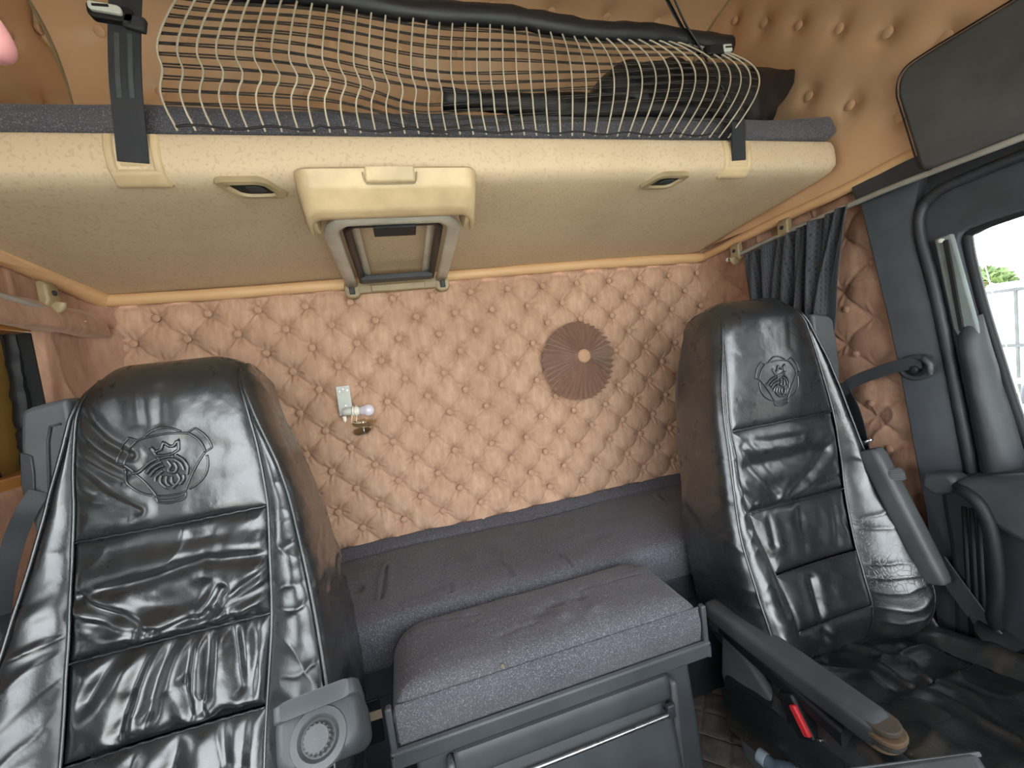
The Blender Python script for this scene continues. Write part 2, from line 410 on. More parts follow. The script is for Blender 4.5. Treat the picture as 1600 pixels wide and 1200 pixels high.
# ---- upper shell: back wall curving into the roof, padded leatherette with buttons
prof = smoothpath([(0, 1.50), (0, 1.75), (0, 2.0), (-.015, 2.12), (-.06, 2.21), (-.14, 2.265), (-.26, 2.292), (-.5, 2.31), (-.9, 2.315), (-1.25, 2.315)], 16)
pa = np.array(prof); sl = np.r_[0, np.cumsum(np.hypot(*np.diff(pa, axis=0).T))]
tn = np.gradient(pa, axis=0); tn /= np.linalg.norm(tn, axis=1)[:, None]; nr = np.stack([-tn[:, 1], tn[:, 0]], 1)   # points into the cab
xs = np.linspace(-1.03, 1.03, 240); ss = np.linspace(0, sl[-1], 230)
py, pz, ny, nz_ = [np.interp(ss, sl, c) for c in (pa[:, 0], pa[:, 1], nr[:, 0], nr[:, 1])]
upb = []
for r in range(0, 9):
    s0 = .20+.128*r
    for k in range(-5, 6):
        x = -.291+.196*k+(.098 if r % 2 == 1 else 0)
        if abs(x) < .97 and s0 < sl[-1]-.05: upb.append((x, s0))
Xu, Su = np.meshgrid(xs, ss, indexing='ij')
h = np.zeros_like(Xu); 
for x, s0 in upb:
    d = np.hypot(Xu-x, Su-s0); h -= .013*np.exp(-(d/.030)**2) + .006*np.exp(-(d/.075)**2)
h += .007 + .004*(fbm(Xu*5, Su*5, 8)-.5)
ceiling = MB().grid(Xu, py[None, :]+ny[None, :]*h, pz[None, :]+nz_[None, :]*h).build('ceiling', MAT['tan'], sharp=180, fix=False); struct(ceiling)
bm_tan = button_mesh(.0130, .0045, MAT['tan'])
for x, s0 in upb:
    a = [np.interp(s0, ss, c) for c in (py, pz, ny, nz_)]
    put_button(bm_tan, ceiling, (x, a[0]-a[2]*.008, a[1]-a[3]*.008), (-math.atan2(a[3], -a[2])*-1 if False else math.atan2(-a[3], -a[2]), 0, 0))
# side walls of the high roof
def upper_side(name, sgn, seed):
    y = np.linspace(-1.98, .0, 330); z = np.linspace(1.53, 2.33, 170); Yq, Zq = np.meshgrid(y, z, indexing='ij'); h = np.zeros_like(Yq); bs = []
    for i in range(-9, 16):
        for j in range(-9, 10):
            Y = -.589-.108*i+.093*j; Z = 1.947-.0895*i-.1135*j
            if -1.9 < Y < -.03 and 1.575 < Z < 2.27: bs.append((Y, Z))
    for Y, Z in bs:
        d = np.hypot(Yq-Y, Zq-Z); h -= .012*np.exp(-(d/.024)**2) + .008*np.exp(-(d/.055)**2)
    h += .008 + .005*(fbm(Yq*6, Zq*6, seed)-.5) + .05*np.exp(-((Yq)/.03)**2)*0
    o = MB().grid(sgn*(1.0-h), Yq, Zq).build(name, MAT['tan'], sharp=180, fix=False); struct(o)
    for Y, Z in bs: put_button(bm_tan, o, (sgn*1.001, Y, Z), (0, 0, -sgn*math.pi/2))
    return o
upper_side('wall_right_upper', 1, 12); upper_side('wall_left_upper', -1, 15)
for k, sg in ((5, 1), (6, -1)):
    pts = [(sg*.992, p[0]-.006, p[1]-.006) for p in prof[::3]]
    struct(MB().tube(pts, .005, 6).build('trim_%d' % k, MAT['beige_dark']))

for k, sg in ((10, 1), (11, -1)):
    struct(MB().box((sg*1.06, -1.0, 1.585), (.13, 2.0, .05)).build('trim_%d' % k, MAT['tan']))  # hidden strips added to stop sky light leaking between the walls
# ---- leatherette rolls where the bunk meets the walls
def roll(name, pts, r, seed):
    P = smoothpath(pts, 14); n = len(P)
    R_ = [r*(1+.16*(float(vnoise(i*.22, 0, seed))-.5)) for i in range(n)]
    o = MB().tube(P, R_, 14).build(name, MAT['roll'], sharp=180); struct(o); return o
roll('trim_1', [(-1.0, -.024, 1.497), (-.7, -.026, 1.492), (-.35, -.026, 1.494), (0, -.026, 1.496), (.5, -.026, 1.499), (1.005, -.026, 1.495)], .0185, 3)
roll('trim_2', [(1.0, -.012, 1.496), (1.0, -.2, 1.512), (1.0, -.4, 1.528), (1.0, -.6, 1.541), (1.0, -.76, 1.556), (1.0, -1.2, 1.57)], .0155, 5)
roll('trim_3', [(-1.0, -.012, 1.497), (-1.01, -.15, 1.528), (-1.015, -.32, 1.560), (-1.02, -.5, 1.585), (-1.02, -.8, 1.60)], .023, 6)

# ------------------------------------------------------------------ upper bunk
bunk = thing('upper_bunk', 'speckled beige upper bunk base with rounded front edge', 'bunk', (0, -.3, 1.5))
bp = smoothpath([(-.012, 1.512), (-.15, 1.531), (-.3, 1.551), (-.45, 1.570), (-.53, 1.580), (-.565, 1.589), (-.582, 1.605), (-.584, 1.635), (-.578, 1.662), (-.568, 1.668)], 7)
bp = [(p[0], p[1]) for p in bp]
rings = []
for x in np.r_[np.linspace(-.995, .948, 40), .963, .976, .984, .988]:
    e = max(0, (x-.948)/.04); k = 1-.0*e; ins = .028*(1-math.sqrt(max(0, 1-e*e)))
    ring = []
    for (y, z) in bp:
        wob = .0025*(float(fbm(x*4, y*6+z*3, 11))-.5)
        ring.append((x, min(y+ins*(1 if y < -.2 else 0), -.005), z+wob+ins*.4*(z < 1.6)))
    ring += [(x, -.3, 1.668), (x, -.012, 1.668)]
    rings.append(ring)
MB().loft(rings).build('base', MAT['bunk'], bunk, sharp=60)

def face_pt(x, t):
    """a point on the bunk's rounded front, t = 0 at the top edge of the front, growing downwards and back"""
    L = [(-.578, 1.662), (-.584, 1.635), (-.582, 1.605), (-.565, 1.589), (-.53, 1.580), (-.45, 1.570), (-.3, 1.551)]
    a = np.array(L); s = np.r_[0, np.cumsum(np.hypot(*np.diff(a, axis=0).T))]
    return np.array([x, np.interp(t, s, a[:, 0]), np.interp(t, s, a[:, 1])])
def face_nrm(t):
    d = face_pt(0, t+.004)-face_pt(0, max(0, t-.004)); d /= np.linalg.norm(d); n = np.array([0, d[2], -d[1]]); return n if n[1] < 0 or n[2] < 0 else -n
def face_shell(x0, x1, t0, t1, lift, nx=12, ntt=14, r=.008, flare=0.0):
    """raised rounded pad that follows the bunk's front"""
    g = []; X = np.zeros((nx, ntt)); Y = X.copy(); Z = X.copy()
    for i in range(nx):
        for j in range(ntt):
            u, w = i/(nx-1), j/(ntt-1); t = t0+(t1-t0)*w; fl = flare*w
            x = (x0-fl)+(x1-x0+2*fl)*u
            e = min(min(u, 1-u)*(x1-x0), min(w, 1-w)*(t1-t0)); k = lift*min(1, math.sqrt(max(0, 1-(1-min(1, e/r))**2)))-.002
            p = face_pt(x, t)+face_nrm(t)*k; X[i, j], Y[i, j], Z[i, j] = p
    return MB().grid(X, Y, Z)
# belt bezels: a U-shaped rim round a strap pocket
for xc in (-.617, .645):
    b = face_shell(xc-.042, xc+.042, .058, .094, .010, 16, 12, .009, .003).build('belt_bezel', MAT['beige'], bunk, sharp=50)
    for a0, a1 in ((-.042, -.0255), (.0255, .042)): face_shell(xc+a0, xc+a1, -.004, .085, .0085, 8, 14, .006).build('bezel_rim', MAT['beige'], b, sharp=50)
    face_shell(xc-.026, xc+.026, .002, .062, .0048, 8, 8, .001).build('pocket', MAT['beige'], b)
# recessed latch handles
for xc, sk in ((-.4515, .012), (.4545, -.012)):
    n = face_nrm(.085)
    c0 = face_pt(xc, .098); d = face_pt(xc, .115)-face_pt(xc, .081); d /= np.linalg.norm(d)
    def P(a, b, k): return c0+np.array([1, 0, 0])*(a+sk*b/.018)+d*b+n*k
    out_ = [(.044*x/.5, .025*y/.5) for x, y in rrect(1, 1, .22)]; inn = [(.031*x/.5, .0165*y/.5) for x, y in rrect(1, 1, .25)]
    rings = [[P(a*1.03, b*1.05, -.008) for a, b in out_], [P(a*1.03, b*1.05, .005) for a, b in out_], [P(a, b, .009) for a, b in out_], [P(a*1.05, b*1.05, .010) for a, b in inn], [P(a, b, .009) for a, b in inn], [P(a*.97, b*.95, .0035) for a, b in inn]]
    lb = MB().loft(rings, caps=False).build('latch_bezel', MAT['beige_dark'], bunk, sharp=50)
    MB().prism([P(a*.98, b*.98, .0042) for a, b in inn], n*-.012).build('recess', MAT['black'], lb)
    MB().prism([P(a*.42+.006, b*.5, .0040) for a, b in inn], n*.003).build('latch_button', MAT['dark'], lb, bevel=.001)

# ladder cover: a moulded hood on the middle of the bunk front
def cover():
    m = MB(); x0, x1 = -.374, -.020; nx, nt_ = 60, 26
    Pt = [(.0, -.590, 1.594), (.10, -.608, 1.590), (.45, -.596, 1.560), (.8, -.566, 1.530), (.93, -.545, 1.523), (1, -.528, 1.527)]
    a = np.array(Pt); X = np.zeros((nx, nt_)); Y = X.copy(); Z = X.copy()
    for i in range(nx):
        u = -1+2*i/(nx-1); e = (1-abs(u))*.177
        for j in range(nt_):
            w = j/(nt_-1); k = 1-min(1, e/.030); k = 1-math.sqrt(max(0, 1-k*k))     # rounded ends fall back to the bunk
            xx = -.197+.177*u*(1-.035*w)
            y = np.interp(w, a[:, 0], a[:, 1]); z = np.interp(w, a[:, 0], a[:, 2])
            back = np.array([y+.055*k, z-.018*k*w+.012*k*(1-w)])
            lip = 0.0
            X[i, j], Y[i, j], Z[i, j] = xx, back[0], back[1]
    m.grid(X, Y, Z)
    return m
cv = cover().build('ladder_cover', MAT['beige'], bunk, sharp=60, solid=.006)
# pointed side cheeks of the cover
for sg, xs_ in ((-1, -.362), (1, -.034)):
    poly = [(xs_, -.575, 1.592), (xs_, -.540, 1.528), (xs_, -.500, 1.512), (xs_, -.466, 1.516), (xs_, -.440, 1.545), (xs_, -.44, 1.572)]
    MB().prism(poly, (-sg*.010, 0, 0)).build('cheek', MAT['beige'], cv, bevel=.003)
# release catch let into the cover's upper edge
m = MB()
pp = [(-.249, 0), (-.243, .024), (-.151, .024), (-.145, 0)]
def cvp(x, w, k): return np.array([x, np.interp(w, [0, .10, .45, .8], [-.590, -.608, -.596, -.566])-k, np.interp(w, [0, .10, .45, .8], [1.594, 1.590, 1.560, 1.530])-k*.35])
g = [[cvp(x, w, .0045) for w in (.0, .05, .10, .2, .3, .36)] for x in (-.243, -.238, -.197, -.156, -.151)]
A_ = np.array(g); MB().grid(A_[:, :, 0], A_[:, :, 1], A_[:, :, 2]).build('release_catch', MAT['beige'], cv, sharp=60, solid=.006)
MB().tube(smoothpath([cvp(-.249, .02, .0042), cvp(-.247, .2, .0042), cvp(-.243, .36, .0042), cvp(-.232, .39, .0042), cvp(-.162, .39, .0042), cvp(-.151, .36, .0042), cvp(-.147, .2, .0042), cvp(-.145, .02, .0042)], 5), .0017, 6).build('groove', MAT['beige_dark'], cv)

# ------------------------------------------------------------------ folding ladder under the bunk
MAT['alu'] = plastic('satin_silver', srgb(176, 170, 156), .33, 300, .05, spec=.8)
lad = thing('folding_ladder', 'folded aluminium bunk ladder hinged above the tufted wall', 'ladder', (-.1975, -.03, 1.478))
def under(y, k): return 1.509+(-.012-y)*.1345-k              # height of the bunk's underside, k below it
def bar(pts, w, t):                                          # flat bar: w across X-Y plane, t thick
    return MB().tube(pts, w/2, 12, flat=t/w, up=(0, .13, 1))
path = [(-.338, -.036, under(-.036, .030)), (-.338, -.12, under(-.12, .032)), (-.338, -.28, under(-.28, .035)), (-.336, -.425, under(-.425, .038))]
arc = []
for k in range(1, 9):
    a = math.pi/2*k/8; arc.append((-.336+.045*(1-math.cos(a)), -.425-.062*math.sin(a), under(-.425-.062*math.sin(a), .039)))
left = path+arc; cx = -.1975
right = [(2*cx-p[0], p[1], p[2]) for p in left][::-1]
bar(left+right, .034, .016).build('outer_frame', MAT['alu'], lad, sharp=180)
inner = [(-.303, -.06, under(-.06, .026)), (-.303, -.42, under(-.42, .028)), (-.288, -.445, under(-.44, .028))]
bar(inner+[(2*cx-p[0], p[1], p[2]) for p in inner][::-1], .020, .012).build('inner_frame', MAT['black'], lad, sharp=180)
for sx_ in (-1, 1):
    pts = [(cx+sx_*.088, y, under(y, .014)) for y in (-.08, -.43)]
    MB().tube(pts, .010, 8, flat=.5, up=(0, .13, 1)).build('side_rail', MAT['alu'], lad)
MB().box((cx, -.098, under(-.098, .032)), (.215, .036, .016), rx=-.13).build('step', MAT['slate'], lad, bevel=.003)
MB().box((cx, -.455, under(-.455, .046)), (.094, .046, .012), rx=-.13).build('stop_pad', MAT['rubber'], lad, bevel=.002)
hb = MB().box((cx, -.034, 1.476), (.25, .022, .036)).box((cx, -.046, 1.470), (.17, .006, .022)).build('hinge_base', MAT['beige_dark'], lad, bevel=.005)
for sx_ in (-1, 1):
    x = cx+sx_*.1425; poly = rrect(.046, .058, .018)
    MB().prism([(x+a, -.012, 1.474+b) for a, b in poly], (0, -.034, 0)).build('hinge_bracket', MAT['beige_dark'], hb, bevel=.004)
    MB().box((x, -.048, 1.476), (.016, .012, .040)).build('hinge_pin', MAT['black'], hb, bevel=.002)

# ------------------------------------------------------------------ mattress on the upper bunk
def slab(x0, x1, y0, y1, z0, z1, r, nx, ny, nz_, wob, seed):
    """soft rounded slab"""
    m = MB(); w, d, hh = x1-x0, y1-y0, z1-z0; c = ((x0+x1)/2, (y0+y1)/2, (z0+z1)/2); rings = []
    for i in range(nx+1):
        x = x0+w*i/nx; e = min(x-x0, x1-x); ins = r*(1-math.sqrt(max(0, 1-(1-min(1, e/r))**2)))
        ring = []
        for a, b in rrect(d-2*ins, hh-2*ins, min(r, hh/2-ins-.001, d/2-ins-.001), 5): ring.append((x, c[1]+a, c[2]+b))
        rings.append(ring)
    return m.loft(rings)
um = slab(-.995, .995, -.556, -.02, 1.669, 1.733, .022, 60, 1, 1, 0, 1)
um.v = [(x, y-.035*max(0, (x-.70)/.3)**2*(y < -.3)-.006*(float(fbm(x*5, z*9, 3))-.5)*2, z+.008*(float(fbm(x*3, y*4, 6))-.5)*2 - (.004 if abs(z-1.70) < .01 else 0)) for x, y, z in um.v]
tag(um.build('upper_mattress', MAT['cloth'], sharp=180), 'thin charcoal flecked mattress lying on the upper bunk', 'mattress')

# ------------------------------------------------------------------ bunk straps
def ribbon(pts, w, t, across=(1, 0, 0)):
    P = smoothpath(pts, 6); m = MB(); rings = []; a = np.array(across, float)
    for i, p in enumerate(P):
        tg = P[min(i+1, len(P)-1)]-P[max(i-1, 0)]; tg /= np.linalg.norm(tg); aa = a-tg*(a@tg); aa /= np.linalg.norm(aa); n = np.cross(tg, aa)
        rings.append([p+aa*w/2+n*t/2, p-aa*w/2+n*t/2, p-aa*w/2-n*t/2, p+aa*w/2-n*t/2])
    return m.loft(rings)
st1 = thing('bunk_strap', 'wide black webbing strap with a hooked metal buckle, left end of the bunk', 'strap', (-.617, -.59, 1.60))
ribbon([(-.617, -.5875, 1.612), (-.612, -.5905, 1.66), (-.601, -.600, 1.74), (-.585, -.605, 1.83), (-.572, -.60, 1.90), (-.55, -.58, 2.0), (-.50, -.50, 2.29)], .045, .0025).build('webbing', MAT['strap'], st1, sharp=30)
for dx in (-.009, .009):
    ribbon([(-.610+dx, -.5925, 1.69), (-.601+dx, -.6025, 1.74), (-.590+dx, -.6055, 1.81)], .007, .0015).build('stripe', MAT['strap_pale'], st1, sharp=30)
bk = MB().prism([(-.598+a, -.618, 1.834+b-a*.12) for a, b in rrect(.062, .024, .008)], (0, .014, 0)).build('buckle', MAT['black'], st1, bevel=.002)
MB().prism([(-.602+a, -.6245, 1.836+b-a*.12) for a, b in rrect(.044, .013, .005)], (0, .008, 0)).build('tongue', MAT['white_metal'], bk, bevel=.002)
MB().box((-.606, -.6255, 1.837), (.022, .002, .003)).build('slot', MAT['black'], bk)
MB().box((-.568, -.612, 1.822), (.030, .012, .022), ry=.25).build('keeper', MAT['strap'], st1, bevel=.003)
st2 = thing('bunk_strap', 'narrow twisted black strap with a small metal buckle, in front of the crumpled black bag', 'strap', (.645, -.59, 1.60))
ribbon([(.645, -.5875, 1.612), (.643, -.5915, 1.65), (.640, -.598, 1.70), (.625, -.598, 1.74)], .040, .0025).build('webbing', MAT['strap'], st2, sharp=30)
ribbon([(.625, -.598, 1.74), (.595, -.592, 1.80), (.565, -.588, 1.86), (.525, -.588, 1.92), (.487, -.588, 2.0), (.46, -.57, 2.1), (.43, -.5, 2.29)], .036, .0025, (.7, .7, .2)).build('webbing', MAT['strap'], st2, sharp=30)
ribbon([(.56, -.583, 1.86), (.51, -.583, 1.93), (.47, -.575, 2.02), (.42, -.5, 2.28)], .020, .002, (1, .4, 0)).build('loose_tail', MAT['strap'], st2, sharp=30)
bk = MB().box((.585, -.60, 1.858), (.05, .014, .022), ry=-.1).build('buckle', MAT['black'], st2, bevel=.003)
MB().box((.619, -.604, 1.862), (.024, .012, .017), ry=-.1).build('tongue', MAT['white_metal'], bk, bevel=.003)
MB().box((.619, -.611, 1.862), (.018, .002, .003), ry=-.1).build('slot', MAT['black'], bk)

# ------------------------------------------------------------------ luggage net along the front of the upper bunk
net = thing('luggage_net', 'pale cord luggage net hanging from a black padded bar above the upper bunk', 'net', (0, -.58, 1.67))
def barpt(x):                                                # bar's centre line
    return np.array([x, -.575, np.interp(x, [-.53, -.03, .62], [1.928, 1.912, 1.897])+.004*math.sin(x*17)])
xs_ = np.linspace(-.512, .66, 70); P = [barpt(x) for x in xs_]
MB().tube(P, [.0165+.004*(float(vnoise(x*30, 1, 4))-.5) for x in xs_], 10, flat=1.3).build('sleeved_bar', MAT['nylon'], net, sharp=180)
NC = 43
def netpt(u, t):
    """u 0..1 along the net, t 0 at the bar .. 1 at the bunk edge"""
    xt = -.50+u*1.10; xb = -.545+u*1.165; p = barpt(xt)
    x = xt+(xb-xt)*t
    k = math.exp(-(u/.35)**2); kr = math.exp(-((1-u)/.28)**2)
    x += -.032*k*math.sin(math.pi*min(1, t*1.02))**.8*(.65+.5*t) + .070*kr*math.sin(math.pi*t**.75) + .010*math.sin(u*9)*math.sin(math.pi*t)
    kink = math.exp(-((t-(.62+.10*u))/.09)**2)*math.exp(-((u-.16)/.24)**2); x += .016*kink
    z = p[2]-.012+(1.667-p[2]+.012)*t
    y = -.577-.012*math.sin(math.pi*t) - .030*kr*math.sin(math.pi*t) - .006*math.sin(u*7+1)*math.sin(math.pi*t) - .008*t
    return np.array([x, y, z])
for i in range(NC):
    u = i/(NC-1); MB().tube([netpt(u, t) for t in np.linspace(0, 1.0, 22)], .0019, 5).build('vertical_cord', MAT['cord'], net, sharp=180)
for r in range(11):
    t0 = .07+.076*r
    for dd in (-.010, .010):
        pts = []
        for u in np.linspace(0, 1, 90):
            sag = .10*math.sin(u*6.0-1.1)*math.sin(math.pi*t0)*(1 if r > 3 else .5)*math.exp(-((u-.45)/.35)**2) + .004*math.sin(u*15+r*.7) + .07*math.exp(-((u-.36)/.08)**2)*(t0 > .55) + .03*u*(r > 2)
            p = netpt(u, min(.99, max(0, t0+dd*(.8+.25*math.sin(u*31+r))+sag))); pts.append((p[0], p[1]+.003, p[2]))
        MB().tube(pts, .0013, 4).build('horizontal_cord', MAT['cord_dark'], net, sharp=180)
pts = [(netpt(u, 1)[0], -.588, 1.672+.003*math.sin(u*60)+.008*math.exp(-((u-.2)/.01)**2)) for u in np.linspace(0, 1, 120)]
MB().tube(pts, .0022, 5).build('hem_cord', MAT['rubber'], net, sharp=180)

# ------------------------------------------------------------------ crumpled black bag and rolled cloth on the upper mattress
def crumple(name, rings, label, cat, seed, amp):
    m = MB().loft(rings); V = np.array(m.v)
    n = amp*(ridged(V[:, 0]*11+V[:, 2]*7, V[:, 2]*13+V[:, 1]*5, seed)**2 + .5*ridged(V[:, 0]*24-V[:, 2]*9, V[:, 2]*21+V[:, 1]*11, seed+5)-.8)
    c = V.mean(0); d = V-np.array([0, c[1], c[2]])*1; d[:, 0] *= 0; L = np.linalg.norm(d, axis=1)[:, None]+1e-9
    m.v = (V+d/L*n[:, None]).tolist(); return tag(m.build(name, MAT['nylon'], sharp=180), label, cat)
rings = []
for x in np.linspace(.30, .968, 50):
    top = np.interp(x, [.30, .36, .42, .52, .62, .72, .85, .968], [1.80, 1.875, 1.915, 1.930, 1.928, 1.922, 1.925, 1.932])
    bot = np.interp(x, [.30, .6, .8, .90, .968], [1.745, 1.742, 1.742, 1.765, 1.84])
    hw = np.interp(x, [.30, .36, .5, .8, .968], [.03, .07, .09, .075, .05]); zc = (top+bot)/2; hh = (top-bot)/2; r = []
    for a in np.linspace(0, 2*math.pi, 30, endpoint=False):
        r.append((x+.02*math.sin(a)*(x > .85), -.43+hw*math.copysign(abs(math.cos(a))**.8, math.cos(a)), zc+hh*math.copysign(abs(math.sin(a))**.8, math.sin(a))))
    rings.append(r)
crumple('black_bag', rings, 'large crumpled black nylon bag lying behind the net at its right end', 'bag', 3, .016)
rings = []
for x in np.linspace(-.06, .74, 60):
    hh = .020+.010*math.sin(x*6)**2; r = []
    for a in np.linspace(0, 2*math.pi, 18, endpoint=False):
        r.append((x, -.515+.022*math.cos(a), 1.772-.010*x+hh*math.sin(a)))
    rings.append(r)
crumple('cloth_roll', rings, 'long flat roll of black cloth lying on the upper mattress behind the net', 'cloth roll', 8, .010)

# ------------------------------------------------------------------ rails, hooks, curtain
MAT['rail'] = plastic('pale_rail', srgb(150, 146, 138), .4)
def rail(name, pts, lab):
    r = thing(name, lab, 'rail', pts[0])
    MB().tube(smoothpath(pts, 6), .0045, 6, flat=1.6, up=(0, 0, 1)).build('track', MAT['rail'], r, sharp=180)
    MB().lathe(pts[0], (0, 1, 0), [(-.004, .007), (.004, .007), (.006, .004)], 10).build('end_stop', MAT['white'], r); return r
rail('curtain_rail', [(.985, -.165, 1.452), (.985, -.30, 1.467), (.985, -.45, 1.480), (.985, -.6, 1.490), (.972, -.76, 1.494), (.965, -1.2, 1.50)], 'thin metal curtain rail holding the dark patterned curtain on the right')
rail('curtain_rail', [(-.985, -.145, 1.424), (-.985, -.25, 1.442), (-.985, -.4, 1.458), (-.985, -.8, 1.49)], 'thin metal curtain rail without a curtain above the boarded window')
def hook(x, y, z, sg, lab):
    h = thing('coat_hook', lab, 'hook', (x, y, z), None)
    po = [(0, .022), (.010, .026), (.020, .020), (.024, .004), (.034, -.020), (.030, -.030), (.014, -.032), (.006, -.026), (0, -.030)]
    # moulded body: broad back plate with a turned-up lower lip
    body = MB().prism([(x-sg*a, y-.019, z+b) for a, b in [(0, .030), (.012, .031), (.021, .022), (.022, -.014), (.015, -.030), (0, -.030)]], (0, .038, 0)).build('body', MAT['beige_dark'], h, bevel=.005, seg=3)
    MB().tube(smoothpath([(x-sg*.008, y, z-.022), (x-sg*.016, y, z-.031), (x-sg*.026, y, z-.028), (x-sg*.029, y, z-.018)], 5), .0065, 10, flat=2.2).build('lip', MAT['beige_dark'], h, sharp=180)
    MB().lathe((x-sg*.0195, y, z+.003), (-sg, 0, 0), [(0, .0065), (.0045, .0065), (.0047, .004), (.003, .0035), (.003, 0)], 12).build('screw_hole', MAT['dark'], body)
hook(.998, -.205, 1.470, 1, 'beige coat hook on the right wall, the one next to the back corner')
hook(.998, -.400, 1.490, 1, 'beige coat hook on the right wall, above the patterned curtain')
hook(-1.0, -.232, 1.478, -1, 'olive beige coat hook above the boarded window on the left wall')

def curtain_mat():
    m, t, b = newmat('block_print_curtain'); v = coords(t, out='UV')
    br = node(t, 'ShaderNodeTexBrick'); br.offset = 0; br.inputs['Scale'].default_value = 1
    br.inputs['Color1'].default_value = (.006, .007, .009, 1); br.inputs['Color2'].default_value = (.016, .018, .022, 1); br.inputs['Mortar'].default_value = (.050, .055, .066, 1)
    br.inputs['Mortar Size'].default_value = .0026; br.inputs['Brick Width'].default_value = .0105; br.inputs['Row Height'].default_value = .017; t.links.new(v, br.inputs['Vector'])
    wv = node(t, 'ShaderNodeTexBrick'); wv.offset = .37; wv.inputs['Brick Width'].default_value = .074; wv.inputs['Row Height'].default_value = .017; wv.inputs['Scale'].default_value = 1
    wv.inputs['Mortar Size'].default_value = .004; wv.inputs['Color1'].default_value = (1, 1, 1, 1); wv.inputs['Color2'].default_value = (.8, .8, .8, 1); wv.inputs['Mortar'].default_value = (0, 0, 0, 1); t.links.new(v, wv.inputs['Vector'])
    t.links.new(mix(t, wv.outputs['Color'], (.034, .038, .046, 1), br.outputs['Color']), b.inputs['Base Color'])
    b.inputs['Roughness'].default_value = .75; b.inputs['Sheen Weight'].default_value = .2
    bump(t, b, noise(t, coords(t), 900, 2), .2, .0005); return m
nu, nv_ = 150, 70; X = np.zeros((nu, nv_)); Y = X.copy(); Z = X.copy(); uv = []
for i in range(nu):
    u = i/(nu-1)
    for j in range(nv_):
        w = j/(nv_-1); ph = u*2*math.pi*6.5+1.9*math.sin(u*9+.4)+3.0*w*math.sin(u*3.4+.5)+.8*math.sin(w*5+u*13)
        yt = -.272-.352*u; yb = -.335-.205*u            # gathered towards its lower end
        y = yt+(yb-yt)*w**1.2 + .006*math.sin(ph*.5+3*w)
        x = .956+(.017+.012*math.sin(u*11+1))*math.sin(ph)*(.35+.65*w)+.010*math.sin(ph*1.63+4*w) - .012*math.sin(w*3)
        z = (1.444+.05*(u)*.9) - w*(.44-.03*u)
        X[i, j], Y[i, j], Z[i, j] = x, y, z; uv.append((u*.62, w*.44))
cm = MB().grid(X, Y, Z); cm.uv = uv
tag(cm.build('curtain', curtain_mat(), sharp=180, solid=.0015), 'dark grey curtain printed with rows of small blocks hanging behind the right seat', 'curtain')

# ------------------------------------------------------------------ bare lamp on the tufted wall
wlp = thing('wall_lamp', 'broken wall lamp with a bare bulb on a pale metal plate', 'lamp', (-.415, -.03, 1.08))
pl = MB().prism([(-.434, -.030, 1.174), (-.394, -.030, 1.173), (-.394, -.030, 1.088), (-.435, -.030, 1.080)], (0, -.003, 0)).build('mounting_plate', MAT['white_metal'], wlp, bevel=.0006)
for x, z in ((-.426, 1.157), (-.402, 1.158), (-.414, 1.163), (-.414, 1.110)): MB().lathe((x, -.033, z), (0, -1, 0), [(0, .0028), (.0015, .0025), (.0018, 0)], 10).build('screw', MAT['steel'], pl)
ax = np.array([1, -.12, -.06]); ax /= np.linalg.norm(ax)
MB().lathe((-.424, -.040, 1.092), ax, [(0, .0), (.001, .010), (.006, .0125), (.026, .0125), (.030, .010)], 16).build('socket', MAT['white_metal'], wlp)
MB().lathe((-.394, -.043, 1.090), ax, [(0, .010), (.002, .0165), (.006, .0165), (.007, .013), (.009, .013), (.010, .0175), (.015, .0175), (.016, .013), (.022, .012)], 20).build('collar', MAT['white'], wlp)
def bulbmat():
    m, t, b = newmat('opal_glass'); b.inputs['Base Color'].default_value = srgb(222, 214, 222); b.inputs['Roughness'].default_value = .12; b.inputs['Coat Weight'].default_value = .6
    b.inputs['Subsurface Weight'].default_value = .2; b.inputs['Subsurface Radius'].default_value = (.01, .01, .01); return m
pr = [(0, .012), (.004, .0125), (.008, .0155)] + [(.026-.0195*math.cos(a), .0195*math.sin(a)) for a in np.linspace(.95, math.pi, 12)]
pr[-1] = (pr[-1][0], 0)
MB().lathe((-.372, -.0457, 1.0885), ax, pr, 24).build('bulb', bulbmat(), wlp, sharp=180)
MB().lathe((-.421, -.042, 1.079), (0, 0, -1), [(0, .004), (.002, .0068), (.016, .006), (.018, .003), (.021, .0025), (.021, 0)], 12).build('switch', MAT['white'], wlp)
for x in (-.398, -.384):
    MB().tube([(x+.002, -.045, 1.082), (x-.003, -.048, 1.055), (x+.010, -.050, 1.051), (x+.026, -.050, 1.050)], .0011, 6).build('wire_clip', MAT['brass'], wlp)
MB().lathe((-.366, -.046, 1.047), (.12, -.25, 1), [(-.0015, 0), (-.0015, .034), (.0015, .034), (.0015, 0)], 28).build('clamp_disc', MAT['brass'], wlp, sharp=30)
MB().lathe((-.374, -.044, 1.022), (.02, -.3, 1), [(-.002, 0), (-.002, .027), (.002, .027), (.002, 0)], 28).build('clamp_disc', MAT['brass'], wlp, sharp=30)
MB().lathe((-.369, -.046, 1.018), (.05, -.1, 1), [(0, .003), (.03, .003), (.032, .005), (.036, .004), (.036, 0)], 10).build('clamp_screw', MAT['steel'], wlp)

